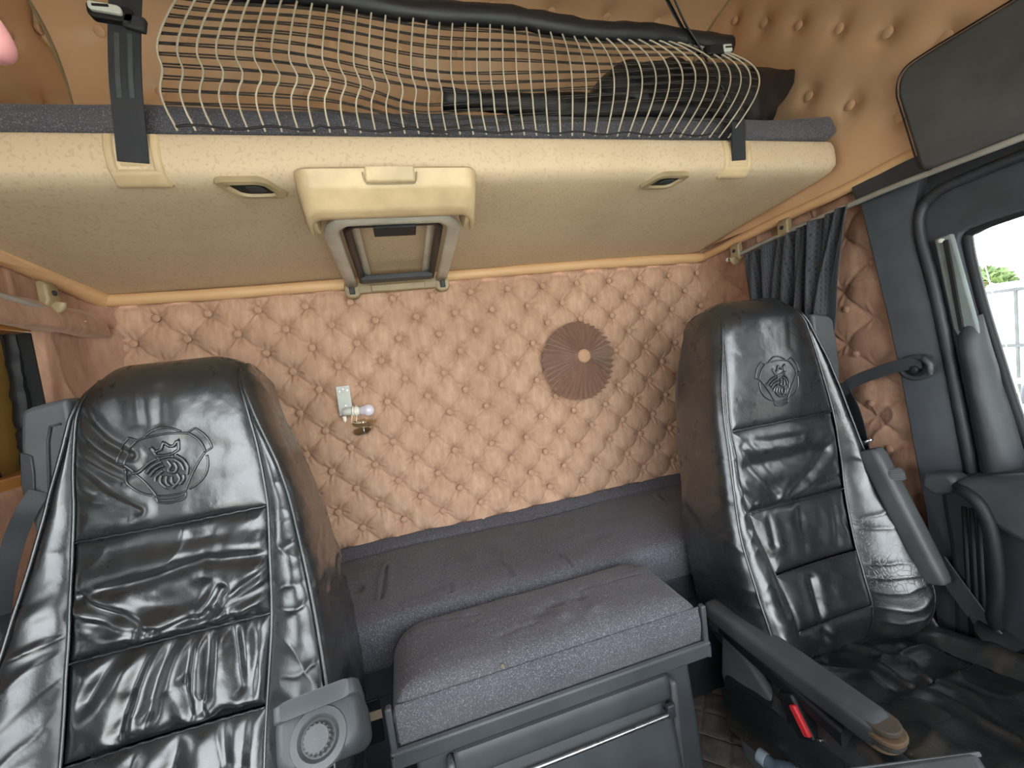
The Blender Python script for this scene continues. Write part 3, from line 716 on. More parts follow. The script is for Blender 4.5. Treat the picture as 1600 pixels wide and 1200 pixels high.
# ------------------------------------------------------------------ pleated cloth rosette
ro = thing('pleated_rosette', 'round mauve-brown pleated cloth rosette fixed to the tufted wall', 'rosette', (.40, -.03, 1.15))
c0 = np.array([.398, -.050, 1.150]); hubc = np.array([.416, -.064, 1.168]); NP = 40; rg = np.linspace(0, 1, 10); n = NP*4
X = np.zeros((n+1, 10)); Y = X.copy(); Z = X.copy()
for i in range(n+1):
    a = 2*math.pi*i/n; k = i % 4
    for j, t in enumerate(rg):
        R1 = np.array([.140*math.cos(a)*.99, 0, .142*math.sin(a)]); R1 *= 1+.012*(k == 2)+.010*math.sin(5*a)
        p = hubc*(1-t)+(c0)*t + R1*(.13+.87*t); am = (.003+.012*t)
        p[1] += (-am if k == 2 else (am if k == 0 else 0))
        X[i, j], Y[i, j], Z[i, j] = p
rosmat = suede('rosette_cloth', srgb(150, 116, 98), srgb(168, 132, 112), srgb(132, 102, 86))
MB().grid(X, Y, Z).build('pleats', rosmat, ro, sharp=25)
MB().lathe(hubc+np.array([0, .006, 0]), (0, -1, .02), [(0, .023), (.005, .0255), (.010, .024), (.013, .017), (.0145, 0)], 24).build('hub', suede('hub_cloth', srgb(186, 146, 116), srgb(196, 158, 128), srgb(170, 132, 104)), ro, sharp=180)

# ------------------------------------------------------------------ lower bunk
lb = thing('lower_bunk_base', 'dark plastic box under the lower mattress with a pale label on its front', 'bunk base', (0, -.3, .1))
MB().box((0, -.222, .475), (2.0, .452, .075)).build('rim', MAT['dark'], lb, bevel=.006)
MB().box((0, -.215, .27), (2.0, .43, .335)).build('box', MAT['dark'], lb, bevel=.004)
MB().box((-.44, -.433, .375), (.10, .006, .11)).build('recessed_panel', MAT['black'], lb, bevel=.002)
MB().box((-.415, -.4375, .392), (.055, .002, .022)).build('label', plastic('tan_label', srgb(170, 150, 126), .6), lb)
def lower_mattress():
    nx, ny = 260, 96; m = MB(); x = np.linspace(-1.0, 1.0, nx)
    path = smoothpath([(-.452, .515), (-.455, .545), (-.452, .585), (-.440, .612), (-.415, .622), (-.36, .624), (-.2, .623), (-.08, .621), (-.060, .624), (-.045, .634), (-.026, .645), (-.012, .643)], 9)
    P = np.array(path); Xq, Kq = np.meshgrid(x, np.arange(len(P)), indexing='ij'); Yq, Zq = P[Kq, 0], P[Kq, 1]; top = np.clip((Zq-.60)/.02, 0, 1)
    d = .014*(fbm(Xq*3, Yq*6, 2)-.5) + .005*(fbm(Xq*16, Yq*30, 4)-.5)
    def cr(pts, dep, w):
        q = segdist(Xq, Yq, [at('Z', a, b, .622)[:2] for a, b in pts]); w = w*.8; return -1.8*dep*np.exp(-(q/w)**2)+dep*.9*np.exp(-((q-2*w)/w)**2)
    for pts, dep, w in (([(604, 887), (597, 934)], .006, .006), ([(700, 905), (706, 926)], .004, .005), ([(767, 855), (803, 900)], .004, .005), ([(876, 866), (914, 896)], .005, .005), ([(713, 943), (715, 953)], .004, .006),
                        ([(660, 901), (740, 885)], .003, .005), ([(870, 852), (960, 832)], .003, .006), ([(538, 927), (565, 922)], .004, .005), ([(1030, 772), (1037, 780)], .006, .005), ([(690, 890), (765, 862)], .003, .004)):
        d = d + cr(pts, dep, w)
    d = d - .007*np.exp(-((Yq+.062+.006*np.sin(Xq*9))/.006)**2)           # seam along the turned-up back edge
    for xs in (-.73, -.315, -.02, .33, .62): d = d - .005*np.exp(-((Xq-xs+.1*(Yq+.03))/.004)**2)*(Yq > -.066)
    return m.grid(Xq, Yq-d*(1-top)*.4, Zq+d*top)
tag(lower_mattress().build('lower_mattress', MAT['cloth_plain'], sharp=180, fix=False), 'long charcoal mattress of the lower bunk along the tufted wall', 'mattress')

# ------------------------------------------------------------------ centre console with padded lid
con = thing('centre_console', 'grey plastic console with a charcoal padded lid between the two seats', 'console', (0, -.6, .12))
def lid():
    n = 150; m = 70; hx, y0, y1 = .333, -.690, -.452; X, Y, Z = [np.zeros((n, m)) for _ in range(3)]
    for i in range(n):
        for j in range(m):
            u, w = -1+2*i/(n-1), -1+2*j/(m-1)
            x, y = u*hx, (y0+y1)/2+w*(y1-y0)/2
            X[i, j], Y[i, j] = x, y
    cx_, cy_ = hx-.085, (y1-y0)/2-.065; mid = (y0+y1)/2
    # round the two back corners
    ax_, by_ = np.abs(X), Y-mid
    over = (ax_ > cx_) & (by_ > cy_)
    ang = np.arctan2((by_-cy_)/.065, (ax_-cx_)/.085); rr = np.maximum((ax_-cx_)/.085, (by_-cy_)/.065)
    X = np.where(over, np.sign(X)*(cx_+.085*rr*np.cos(ang)), X); Y = np.where(over, mid+cy_+.065*rr*np.sin(ang), Y)
    ex = (hx-np.abs(X)); ey0 = Y-y0; ey1 = y1-Y
    e = np.minimum(np.minimum(ex*1.3, ey1*1.0), ey0*2.2); e = np.where(over, (1-rr)*.07, e); ex = np.where(over, (1-rr)*.07, ex); ey1 = np.where(over, (1-rr)*.07, ey1)
    Z = .604 + .022*(1-np.exp(-np.clip(e, 0, 1)/.035)) - .030*np.exp(-np.clip(np.minimum(ex, ey1), 0, 1)/.010) - .010*np.exp(-np.clip(ey0, 0, 1)/.006)
    P = [at('Z', a, b, .62) for a, b in ((865, 945), (880, 965), (905, 935), (930, 955), (845, 960))]
    for k, p in enumerate(P): Z += (-.010 if k % 2 == 0 else .007)*np.exp(-(((X-p[0])/.018)**2+((Y-p[1])/.014)**2))
    Z += .006*(fbm(X*9, Y*14, 5)-.5) + .002*(fbm(X*30, Y*40, 8)-.5)
    for a, b in (((655, 975), (745, 962)), ((840, 975), (785, 995)), ((905, 925), (1000, 898))): Z -= .003*np.exp(-(segdist(X, Y, [at('Z', *a, .62)[:2], at('Z', *b, .62)[:2]])/.005)**2)
    return MB().grid(X, Y, Z)
ld = lid().build('padded_lid', MAT['cloth'], con, sharp=180, fix=False)
fr_ = MB(); Xf, Zf = np.meshgrid(np.linspace(-.326, .329, 90), np.linspace(.520, .600, 20), indexing='ij')
fr_.grid(Xf, -.688-.006*np.sin(np.pi*(Zf-.52)/.08)-.002*(fbm(Xf*20, Zf*30, 2)-.5), Zf).build('front_band', MAT['cloth'], ld, sharp=180)
for sx_ in (-1, 1): MB().box((sx_*.327, -.600, .547), (.008, .165, .056)).build('side_band', MAT['cloth'], ld, bevel=.003)
MB().tube([(x, -.6905-.0003*math.sin(x*90), .5985) for x in np.linspace(-.325, .328, 40)], .0022, 6).build('welt', MAT['cloth_plain'], ld)
tf = MB()
tf.prism([(-.345, -.702, .520), (.345, -.702, .520), (.345, -.452, .520), (-.345, -.452, .520)], (0, 0, -.010))
tf.prism([(-.345, -.702, .520), (-.345, -.692, .524), (-.345, -.690, .486), (-.345, -.700, .486)], (.69, 0, 0))
for sx_ in (-1, 1): tf.box((sx_*.341, -.577, .503), (.008, .250, .036))
tf.build('tray', MAT['slate'], con, bevel=.003)
for sx_ in (-.338, .339): MB().box((sx_, -.690, .560), (.012, .014, .085)).build('corner_post', MAT['slate'], con, bevel=.003)
MB().prism([(-.305, -.670, .486), (.305, -.670, .486), (.318, -.690, .12), (-.318, -.690, .12)], (0, .20, 0)).build('cabinet', MAT['slate'], con, bevel=.012, seg=3)
dr = MB()
Xd, Td = np.meshgrid(np.linspace(-.235, .235, 40), np.linspace(0, 1, 26), indexing='ij')
pz_ = np.interp(Td, [0, .10, .22, .30, .36, .50, .75, 1], [.470, .467, .44, .420, .405, .385, .31, .20])
py_ = np.interp(Td, [0, .10, .22, .30, .36, .50, .75, 1], [-.680, -.690, -.6935, -.6925, -.676, -.690, -.708, -.722])
dr.grid(Xd, py_, pz_); drw = dr.build('drawer', MAT['slate'], con, sharp=35, solid=.006)
MB().tube(smoothpath([(-.235, -.69, .398), (-.228, -.712, .405), (-.20, -.716, .408), (0, -.718, .409), (.19, -.716, .408), (.212, -.712, .405), (.218, -.69, .398)], 6), .0038, 8).build('wire_handle', MAT['steel'], drw, sharp=180)
MB().box((0, -.704, .392), (.44, .006, .004)).build('rail', MAT['steel'], drw, bevel=.001)
for sx_ in (-.243, .243): MB().box((sx_, -.688, .33), (.014, .03, .26)).build('side_rib', MAT['grey'], con, bevel=.005)
for sx_ in (-.3, .225): MB().box((sx_, -.706, .405), (.018, .012, .03)).build('handle_clip', MAT['dark'], con, bevel=.003)
tg = MB().lathe(at('Y', 785, 1042, -.69)+np.array([0, .004, 0]), (0, -1, .2), [(0, .002), (.003, .0045), (.007, .003), (.010, 0)], 6).build('frayed_tuft', plastic('straw_fluff', srgb(120, 112, 92), .9), ld)

# ------------------------------------------------------------------ seats
def emblem_lines():
    """the embossed crest, in units of its radius"""
    L = []
    def arc(a, b, bulge, n=9):
        a, b = np.array(a, float), np.array(b, float); d = b-a; nn = np.array([d[1], -d[0]]); return [tuple(a+d*t+nn*bulge*4*t*(1-t)) for t in np.linspace(0, 1, n)]
    pts = [(-.62, .74), (.62, .74), (.97, .14), (.36, -.88), (-.36, -.88), (-.97, .14)]
    for k, bl in enumerate((.07, -.10, .03, -.07, .03, -.10)): L.append((arc(pts[k], pts[(k+1) % 6], bl*-1 if k in (0,) else bl), .030))
    L += [(arc((-.44, .80), (.46, .82), -.22), .030), (arc((1.0, .04), (.46, -.84), -.20), .030), (arc((-.46, -.84), (-1.0, .04), -.20), .030)]
    L += [(arc((-.80, .86), (-1.14, .22), .10), .030), (arc((.80, .86), (1.14, .22), -.10), .030), (arc((-.34, -1.06), (.34, -1.06), .10), .030), (arc((-.38, -.97), (.38, -.97), .08), .022)]
    L += [([(-.80, .86), (-.60, .76)], .026), ([(.80, .86), (.60, .76)], .026), ([(-1.14, .22), (-.96, .13)], .026), ([(1.14, .22), (.96, .13)], .026), ([(-.34, -1.06), (-.37, -.90)], .026), ([(.34, -1.06), (.37, -.90)], .026)]
    # crowned griffin head
    L += [([(-.30, .50), (-.20, .36), (-.06, .40), (.02, .60), (.14, .46), (.24, .44), (.36, .62), (.34, .32), (.20, .24), (-.04, .22), (-.20, .26), (-.30, .50)], .042)]
    L += [([(-.12, .16), (.06, .18), (.22, .16)], .05)]
    for p in ([(-.20, .16), (-.42, .06), (-.66, -.12), (-.80, -.14)], [(-.10, .06), (-.34, -.04), (-.52, -.20)], [(-.06, -.06), (-.28, -.14), (-.44, -.30)], [(-.10, -.20), (-.30, -.34), (-.34, -.46)],
              [(.26, .18), (.42, .02), (.50, -.20), (.46, -.42)], [(.20, .08), (.34, -.06), (.40, -.28)], [(.04, .06), (.10, -.10), (.02, -.22), (.16, -.30), (.24, -.18), (.20, -.02)],
              [(-.16, -.32), (-.22, -.50), (-.12, -.66), (-.02, -.72)], [(-.04, -.36), (-.08, -.54), (.0, -.66)], [(.08, -.40), (.06, -.56), (.12, -.64)], [(.22, -.34), (.26, -.50), (.20, -.62), (.06, -.72)], [(.36, -.40), (.36, -.54), (.26, -.66)]):
        L.append(([tuple(q) for q in smoothpath([(a, b, 0) for a, b in p], 4)], .046))
    return [([(q[0], q[1]) for q in l], w) for l, w in L]

def smooth_interp(zs, vs):
    g = np.linspace(zs[0]-.02, zs[-1]+.02, 400); v = np.interp(g, zs, vs); k = np.exp(-(np.arange(-14, 15)/7.0)**2); k /= k.sum()
    v = np.convolve(np.pad(v, 14, mode='edge'), k, 'valid'); return lambda z: np.interp(z, g, v)

def make_seat(name, label, xc, prof, hwL, owL, bfL, seams, relief, emb, embr, guide, cush, seed):
    """prof: (Y, Z) of the middle of the backrest, from the bottom over the top to the back"""
    t = thing(name, label, 'seat', (xc, -.75, .12))
    P = np.array(smoothpath([(a, b, 0) for a, b in prof], 14))[:, :2]
    ktop = int(np.argmax(P[:, 1])); arcl = np.r_[0, np.cumsum(np.hypot(*np.diff(P, axis=0).T))]
    hw, ow, bf = [smooth_interp(*l) for l in (hwL, owL, bfL)]
    zfront = P[:ktop+1, 1]; YF = lambda z: np.interp(z, zfront, P[:ktop+1, 0])
    pz = lambda z: np.interp(z, zfront, arcl[:ktop+1])             # arc length at height z
    top_s = arcl[-1]
    ow0 = ow
    ow = lambda z: (lambda k: ow0(z)*(1-k)+(hw(z)+.005)*k)(np.clip((z-1.06)/.16, 0, 1)**1.5)
    def crown(z): return np.interp(z, [.3, .6, .9, 1.05, 1.3], [.0, -.004, -.002, .012, .016])
    def shape(x, s):
        """front surface without seams: x across (from the middle), s arc length"""
        y = np.interp(s, arcl, P[:, 0]); z = np.interp(s, arcl, P[:, 1]); a = np.abs(x); h = hw(z); o = ow(z)
        q = np.clip((a-h)/np.maximum(o-h, 1e-4), 0, 1.2)
        drop = np.clip((z-1.19)/.07, 0, 1)*.020*np.clip((a/h-.55)/.45, 0, 1.05)**2
        return y + crown(z)*np.clip((arcl[ktop]-s)/.03, 0, 1)*np.minimum(1, (a/h))**2 - bf(z)*np.sin(np.clip(q, 0, 1)*2.0)*.95, z-drop
    def panel(s0, s1, u0, u1, nu, nv, pname, mat, edge=(1, 1, 1, 1), dep=.011, wdt=.010, part_seed=0, over=False):
        """piece of the front cover; u -1..1 = centre panel, 1..2 / -2..-1 = bolster"""
        U, Sx = np.meshgrid(np.linspace(u0, u1, nu), np.linspace(s0, s1, nv), indexing='ij')
        z = np.interp(Sx, arcl, P[:, 1]); h, o = hw(z), ow(z); au = np.abs(U)
        x = np.sign(U)*np.where(au <= 1, au*h, h+(au-1)*(o-h)); y, z = shape(x, Sx)
        du0 = np.abs(x-np.sign(u0)*np.where(abs(u0) <= 1, abs(u0)*h, h+(abs(u0)-1)*(o-h))); du1 = np.abs(x-np.sign(u1)*np.where(abs(u1) <= 1, abs(u1)*h, h+(abs(u1)-1)*(o-h)))
        tuck = 0
        for on_, d in zip(edge, (du0, du1, Sx-s0, s1-Sx)):
            if on_: tuck = np.maximum(tuck, dep*np.exp(-d/wdt))
        rl = relief(x+xc, z, part_seed)
        for on_, d, w_ in zip(edge, (du0, du1, Sx-s0, s1-Sx), (.010, .010, .014, .014)):
            if on_: rl = rl*(1-np.exp(-(np.maximum(d, 0)/w_)**1.5))
        X, Y, Z = x+xc, y+tuck-rl, z-0*rl
        return MB().grid(X, Y, Z).build(pname, mat, t, sharp=180, fix=False)
    desc = P[ktop:]
    sb = [pz(z) for z in seams]                                    # seam arc lengths from the top seam down
    panel(sb[0], top_s, -1, 1, 150, 170, 'headrest_cover', MAT['leather'], (1, 1, 1, 0), .007, .009, 1)
    lo = sb[0]
    for k, s1 in enumerate(sb[1:]+[arcl[0]]):
        panel(s1, lo, -1, 1, 150, max(50, int((lo-s1)/.0022)), 'back_panel', MAT['leather'], (1, 1, 1, 1), .011 if k < 2 else .006, .012 if k < 2 else .008, 2+k); lo = s1
    for s_ in sb:
        pts = []
        for q in np.linspace(-.985, .985, 40):
            x_ = q*float(hw(np.interp(s_, arcl, P[:, 1]))); y, zq = shape(np.array([x_]), np.array([s_])); pts.append((x_+xc, float(y[0])+.0035, float(zq[0])+.0008*math.sin(q*40)))
        MB().tube(pts, .0019, 6).build('seam', MAT['leather'], t, sharp=180)
    zbs = 1.24
    for sg in (-1, 1):
        panel(arcl[0], pz(zbs), sg*1.0, sg*2.0, 40, 300, 'bolster', MAT['leather_worn'] if cush == 'worn' else MAT['leather'], (1, 1, 1, 0), .006, .006, 20+sg)
        # side of the backrest, from the welt to the shell
        m = MB(); ns, nd = 220, 22; ss_ = np.linspace(arcl[0], top_s, ns); X, Y, Z = [np.zeros((ns, nd)) for _ in range(3)]
        for i, s in enumerate(ss_):
            z = float(np.interp(s, arcl, P[:, 1])); kz = min(1, max(0, (z-1.14)/.06)); e = float(ow(z))
            y0 = float(np.interp(s, arcl, P[:, 0]))+float(crown(z))*min(1, max(0, (arcl[ktop]-s)/.03)) - (float(bf(z))*math.sin(2.0)*.95 if z < zbs else 0)
            yb = -.418 + (P[0, 0]+.62)*0 + (np.interp(z, [.3, 1.0], [-.13, 0])); yb = min(yb, float(np.interp(z, desc[::-1, 1], desc[::-1, 0]))-.004); yb = max(yb, y0+.001); zb = z
            for j in range(nd):
                w = j/(nd-1); rr = .020*(1-math.exp(-w*7))*(1 if z < 1.22 else max(0, (1.285-z)/.065)); q = .008*math.exp(-w/.03)
                ins = .030*max(0, (z-1.18)/.1)**1.5*1.0
                X[i, j] = xc+sg*(e+rr-q*.6-.012*w*min(1, max(0, (1.22-z)/.1))); Y[i, j] = y0+(yb-y0)*w; Z[i, j] = zb-.020*min(1, max(0, (z-1.19)/.07))*1.05
        r2 = relief(Y*1.3+sg*3, Z, 30)
        m.grid(X+sg*r2*.6, Y, Z).build('side_cover', MAT['leather'], t, sharp=180, fix=False)
        # welts
        zz = np.linspace(.36, 1.268, 110); pts = []
        for z in zz:
            y, zq = shape(np.array([float(hw(z))]), np.array([pz(z)])); pts.append((xc+sg*float(hw(z)), float(y[0])+.0035, float(zq[0])))
        MB().tube(pts, .0026, 6).build('welt', MAT['leather'], t, sharp=180)
        zz = np.linspace(.36, zbs, 90); pts = []
        for z in zz:
            y, zq = shape(np.array([float(ow(z))]), np.array([pz(z)])); pts.append((xc+sg*(float(ow(z))+.001), float(y[0])+.0015, float(zq[0])))
        MB().tube(pts, .0030, 6).build('welt', MAT['leather'], t, sharp=180)
    # hard back shell
    rings = []
    for z in np.linspace(.42, 1.235, 24):
        w = 2*min(float(ow(z)), .205)-.050; w *= math.sqrt(max(.02, 1-max(0, (z-1.16)/.078)**2*.35)); y0 = np.interp(z, [.3, .55, 1.0], [-.58, -.535, -.430]); rings.append([(xc+a, y0+.030+b, z) for a, b in rrect(w, .09, .035)])
    MB().loft(rings).build('back_shell', MAT['grey'], t, sharp=60)
    # embossed crest
    em = MB(); ex, ez = emb
    for line, w in emblem_lines():
        pts = []
        dense = []
        for a, b in zip(line[:-1], line[1:]):
            for k in range(4): dense.append((a[0]+(b[0]-a[0])*k/4, a[1]+(b[1]-a[1])*k/4))
        dense.append(line[-1])
        for a, b in dense:
            x, z = ex+a*embr-xc, ez+b*embr; y, _ = shape(np.array([x]), np.array([pz(z)])); y = float(y[0])-float(relief(np.array([x+xc]), np.array([z]), 1)[0]); pts.append((x+xc, y-.0006, z))
        em.tube(pts, w*embr*1.15, 6)
    em.build('embossed_crest', MAT['leather'], t, sharp=180)
    # cushion
    cz = lambda y: np.interp(y, [-1.18, -1.10, -.95, -.80, -.68, -.62], [.395, .425, .418, .392, .362, .350])
    def cpanel(pname, x0, x1, y0, y1, n1, n2, lift, mat, sd, dep=.010):
        X, Y = np.meshgrid(np.linspace(x0, x1, n1), np.linspace(y0, y1, n2), indexing='ij'); e = np.minimum(np.minimum(X-x0, x1-X), np.minimum(Y-y0, y1-Y))
        Z = cz(Y) - dep*np.exp(-e/.012) + lift*np.sin(np.pi*np.clip((X-x0)/(x1-x0), 0, 1)) + .030*(fbm(X*8, Y*8, sd)-.5)*(1-np.exp(-e/.02)) + .009*ridged(X*13+3*fbm(X*6, Y*6, 3), Y*11, sd+4)**3
        return MB().grid(X, Y, Z).build(pname, mat, t, sharp=180, fix=False)
    mt = MAT['leather_dusty'] if cush == 'worn' else MAT['leather']
    cpanel('seat_panel', xc-.185, xc+.19, -.855, -.64, 90, 60, .006, MAT['leather'], 41+seed)
    cpanel('seat_panel', xc-.185, xc+.19, -1.17, -.855, 90, 80, .008, mt, 44+seed)
    for sg in (-1, 1):
        cpanel('seat_bolster', xc+min(sg*.187, sg*.275), xc+max(sg*.187, sg*.275), -1.17, -.62, 40, 130, .030, mt, 47+sg)
        m = MB(); Yq, Tq = np.meshgrid(np.linspace(-1.17, -.62, 60), np.linspace(0, 1, 12), indexing='ij')
        m.grid(xc+sg*(.273+.012*np.sin(np.pi*Tq)), Yq, cz(Yq)-.008-Tq*.14).build('seat_side', MAT['leather'], t, sharp=180)
    MB().box((xc, -1.165, .335), (.54, .03, .15)).build('seat_front', mt, t, bevel=.012, seg=3)
    MB().box((xc, -.88, .25), (.46, .52, .05)).build('seat_pan', MAT['dark'], t, bevel=.01)
    MB().box((xc, -.86, .165), (.36, .40, .15)).build('pedestal', MAT['black'], t, bevel=.01)
    return t, shape, pz, hw, ow

def armrest(parent, a, b, w, h, name='armrest', mat='slate', cap=None, up=(0, 0, 1)):
    a, b = np.array(a, float), np.array(b, float); d = (b-a)/np.linalg.norm(b-a); s = np.cross(d, np.array(up, float)); s /= np.linalg.norm(s); v = np.cross(s, d); rings = []
    for t in (0, .008, .03, .08, .3, .6, .85, .95, .985, 1.0):
        k = {0: .72, .008: .86, .03: .97, .985: .93, 1.0: .78}.get(t, 1); wd = w*(1+.08*math.sin(t*3)); hh = h*(.82+.18*math.sin(min(1, t*1.4)*math.pi*.75))
        rings.append([a+(b-a)*t+s*x*k+v*y*k for x, y in rrect(wd, hh, min(wd, hh)*.30)])
    return MB().loft(rings).build(name, MAT[mat], parent, sharp=50), d, s, v

def crease_sum(x, z, items):
    """folds in the leather: sharp valley with a soft ridge on one side"""
    o = 0
    for pts, dep, w in items:
        d = segdist(x, z, pts); o = o - dep*np.exp(-(d/w)**2) + dep*.7*np.exp(-((d-2.2*w)/(1.5*w))**2)
    return o
def px_line(pts, prof):
    """photograph points laid on the seat's own front profile"""
    Zs, Ys = [p[1] for p in prof], [p[0] for p in prof]; o = []
    for a, b in pts:
        Y = -.62
        for _ in range(30): q = at('Y', a, b, Y); Y = .5*Y+.5*np.interp(q[2], Zs, Ys)
        o.append((q[0], q[2]))
    return o

# ---- left seat
profL = [(-.775, .34), (-.785, .44), (-.778, .55), (-.738, .65), (-.682, .76), (-.640, .86), (-.606, .98), (-.594, 1.08), (-.583, 1.18), (-.570, 1.232), (-.545, 1.262), (-.505, 1.277), (-.46, 1.272), (-.43, 1.25)]
fL = profL[:11]
crL = [(px_line(p, fL), d, w) for p, d, w in [
    ([(124, 938), (180, 962), (236, 986)], .011, .007), ([(240, 986), (290, 972), (322, 962), (350, 920)], .008, .006), ([(326, 958), (380, 930), (431, 902)], .007, .006), ([(124, 931), (225, 908), (319, 876), (425, 868)], .008, .010),
    ([(345, 940), (400, 900), (428, 880)], .006, .006), ([(360, 950), (420, 918)], .005, .005), ([(120, 965), (175, 985), (215, 992)], .007, .007), ([(130, 870), (230, 850), (330, 838)], .005, .016),
    ([(206, 1000), (165, 1050), (135, 1100)], .008, .010), ([(240, 1000), (215, 1065), (185, 1150)], .010, .010), ([(272, 998), (245, 1060), (232, 1110)], .008, .009), ([(326, 980), (323, 1040), (320, 1105)], .011, .008),
    ([(300, 1000), (292, 1050), (303, 1112)], .008, .007), ([(360, 970), (372, 1020), (378, 1070)], .009, .010), ([(395, 960), (402, 1020), (395, 1080)], .006, .008), ([(262, 1005), (235, 1110), (205, 1190)], .006, .010),
    ([(350, 1120), (352, 1190)], .008, .012), ([(280, 1150), (268, 1200)], .008, .012), ([(385, 1110), (380, 1190)], .006, .010),
    ([(114, 645), (160, 690), (205, 712)], .004, .006), ([(112, 690), (160, 722), (200, 740)], .004, .006), ([(113, 740), (150, 770), (215, 800)], .005, .007), ([(112, 715), (150, 735), (190, 752)], .003, .005),
    ([(115, 780), (160, 790), (200, 810)], .004, .008), ([(210, 610), (216, 660)], .0025, .012), ([(250, 610), (250, 660)], .0025, .012), ([(290, 690), (345, 700)], .002, .015)]]
def reliefL(x, z, k):
    n = .0018*(fbm(x*26, z*26, 3)-.5)
    if k == 1: return crease_sum(x, z, crL)*.8 + n + .006*(fbm(x*9, z*7, 9)-.5)
    if 2 <= k <= 9: return crease_sum(x, z, crL)*.85 + n + .014*(fbm(x*10+z*5, z*13-x*4, 15+k)-.5) + .004*(ridged(x*16+2*fbm(x*5, z*5, 1), z*6, 33)**3)
    lo = np.clip((1.02-z)/.2, 0, 1)
    return n + .010*(fbm(x*12, z*9, 19)-.5) + lo*.0075*ridged(x*9+z*4, z*32-x*12+2*fbm(x*9, z*9, 2), 23)**3*np.exp(-((z-.84)/.13)**2) + .003*ridged(x*14+z*9, z*16, 27)**4
hwA = ([.30, .5, .65, .8, .985, 1.1, 1.2, 1.26], [.115, .125, .133, .146, .149, .142, .129, .118])
owA = ([.30, .4, .5, .6, .7, .8, .9, 1.0, 1.1, 1.2, 1.26], [.20, .225, .24, .242, .236, .222, .206, .188, .164, .139, .126])
bfA = ([.30, .45, .6, .75, .9, 1.05, 1.2], [.03, .05, .055, .040, .022, .008, .0])
seatL, shL, pzL, hwf, owf = make_seat('truck_seat', 'creased black leather seat on the left, with its inner armrest raised towards the viewer', -.651, profL, hwA, owA, bfA, [.985, .812, .690, .56], reliefL, (-.648, 1.094), .062, None, 'plain', 0)

# ---- right seat
profR = [(-.668, .33), (-.694, .40), (-.698, .46), (-.676, .54), (-.652, .61), (-.622, .72), (-.607, .84), (-.601, .95), (-.598, 1.06), (-.586, 1.16), (-.574, 1.225), (-.550, 1.258), (-.51, 1.274), (-.46, 1.27), (-.43, 1.25)]
fR = profR[:12]
crR = [(px_line(p, fR), d, w) for p, d, w in [
    ([(1160, 700), (1190, 742), (1215, 775)], .008, .010), ([(1300, 690), (1270, 735), (1235, 778)], .008, .012), ([(1150, 690), (1200, 690), (1250, 682)], .004, .010), ([(1165, 730), (1230, 715), (1290, 700)], .006, .016),
    ([(1318, 745), (1280, 760), (1250, 778)], .006, .008), ([(1155, 765), (1180, 785)], .005, .007), ([(1268, 905), (1280, 950), (1286, 1010)], .009, .010), ([(1275, 985), (1320, 1010)], .005, .008), ([(1235, 500), (1236, 540)], .002, .012),
    ([(1200, 800), (1210, 850)], .004, .008), ([(1250, 790), (1258, 860)], .004, .012), ([(1300, 780), (1310, 850)], .003, .01), ([(1320, 810), (1345, 850)], .004, .007)]]
def reliefR(x, z, k):
    n = .0018*(fbm(x*26, z*26, 5)-.5)
    if k == 1: return crease_sum(x, z, crR)*.8 + n + .005*(fbm(x*9, z*7, 4)-.5)
    if 2 <= k <= 9: return crease_sum(x, z, crR)*.48 + n + .009*(fbm(x*11+z*3, z*10, 35+k)-.5)
    lo = np.clip((1.0-z)/.2, 0, 1)
    return n + .009*(fbm(x*12, z*9, 29)-.5) + lo*.004*ridged(x*9+z*4, z*30-x*10+2*fbm(x*9, z*9, 2), 53)**3
hwB = ([.30, .38, .45, .52, .6, .7, .8, .94, 1.0, 1.1, 1.2, 1.26], [.110, .114, .120, .124, .134, .154, .168, .168, .162, .148, .135, .122])
owB = ([.30, .36, .42, .5, .6, .7, .8, .9, 1.0, 1.1, 1.2, 1.26], [.16, .205, .232, .246, .246, .236, .218, .204, .192, .172, .145, .128])
bfB = ([.30, .40, .5, .62, .75, .9, 1.05, 1.2], [.02, .055, .075, .070, .045, .022, .008, .0])
seatR, shR, pzR, hwg, owg = make_seat('truck_seat', 'black leather seat on the right with brown worn bolsters, its inner armrest folded down', .712, profR, hwB, owB, bfB, [.946, .738, .588, .462], reliefR, (.703, 1.056), .060, None, 'worn', 5)

# ------------------------------------------------------------------ parts that belong to one seat only
def knob(parent, c, axis, r, h):
    a = Vector(axis).normalized(); u = a.orthogonal().normalized(); w = a.cross(u); c = Vector(c); n = 72; rings = []
    for hh, k in ((0, 1), (h*.8, .96), (h, .88)):
        rings.append([c+a*hh+(u*math.cos(2*math.pi*i/n)+w*math.sin(2*math.pi*i/n))*r*k*(1 if i % 4 < 2 else .90) for i in range(n)])
    MB().loft(rings).lathe(c+a*h*.9, a, [(0, r*.8), (h*.22, r*.78), (h*.24, 0)], 24).build('knob', MAT['grey'], parent, sharp=35)
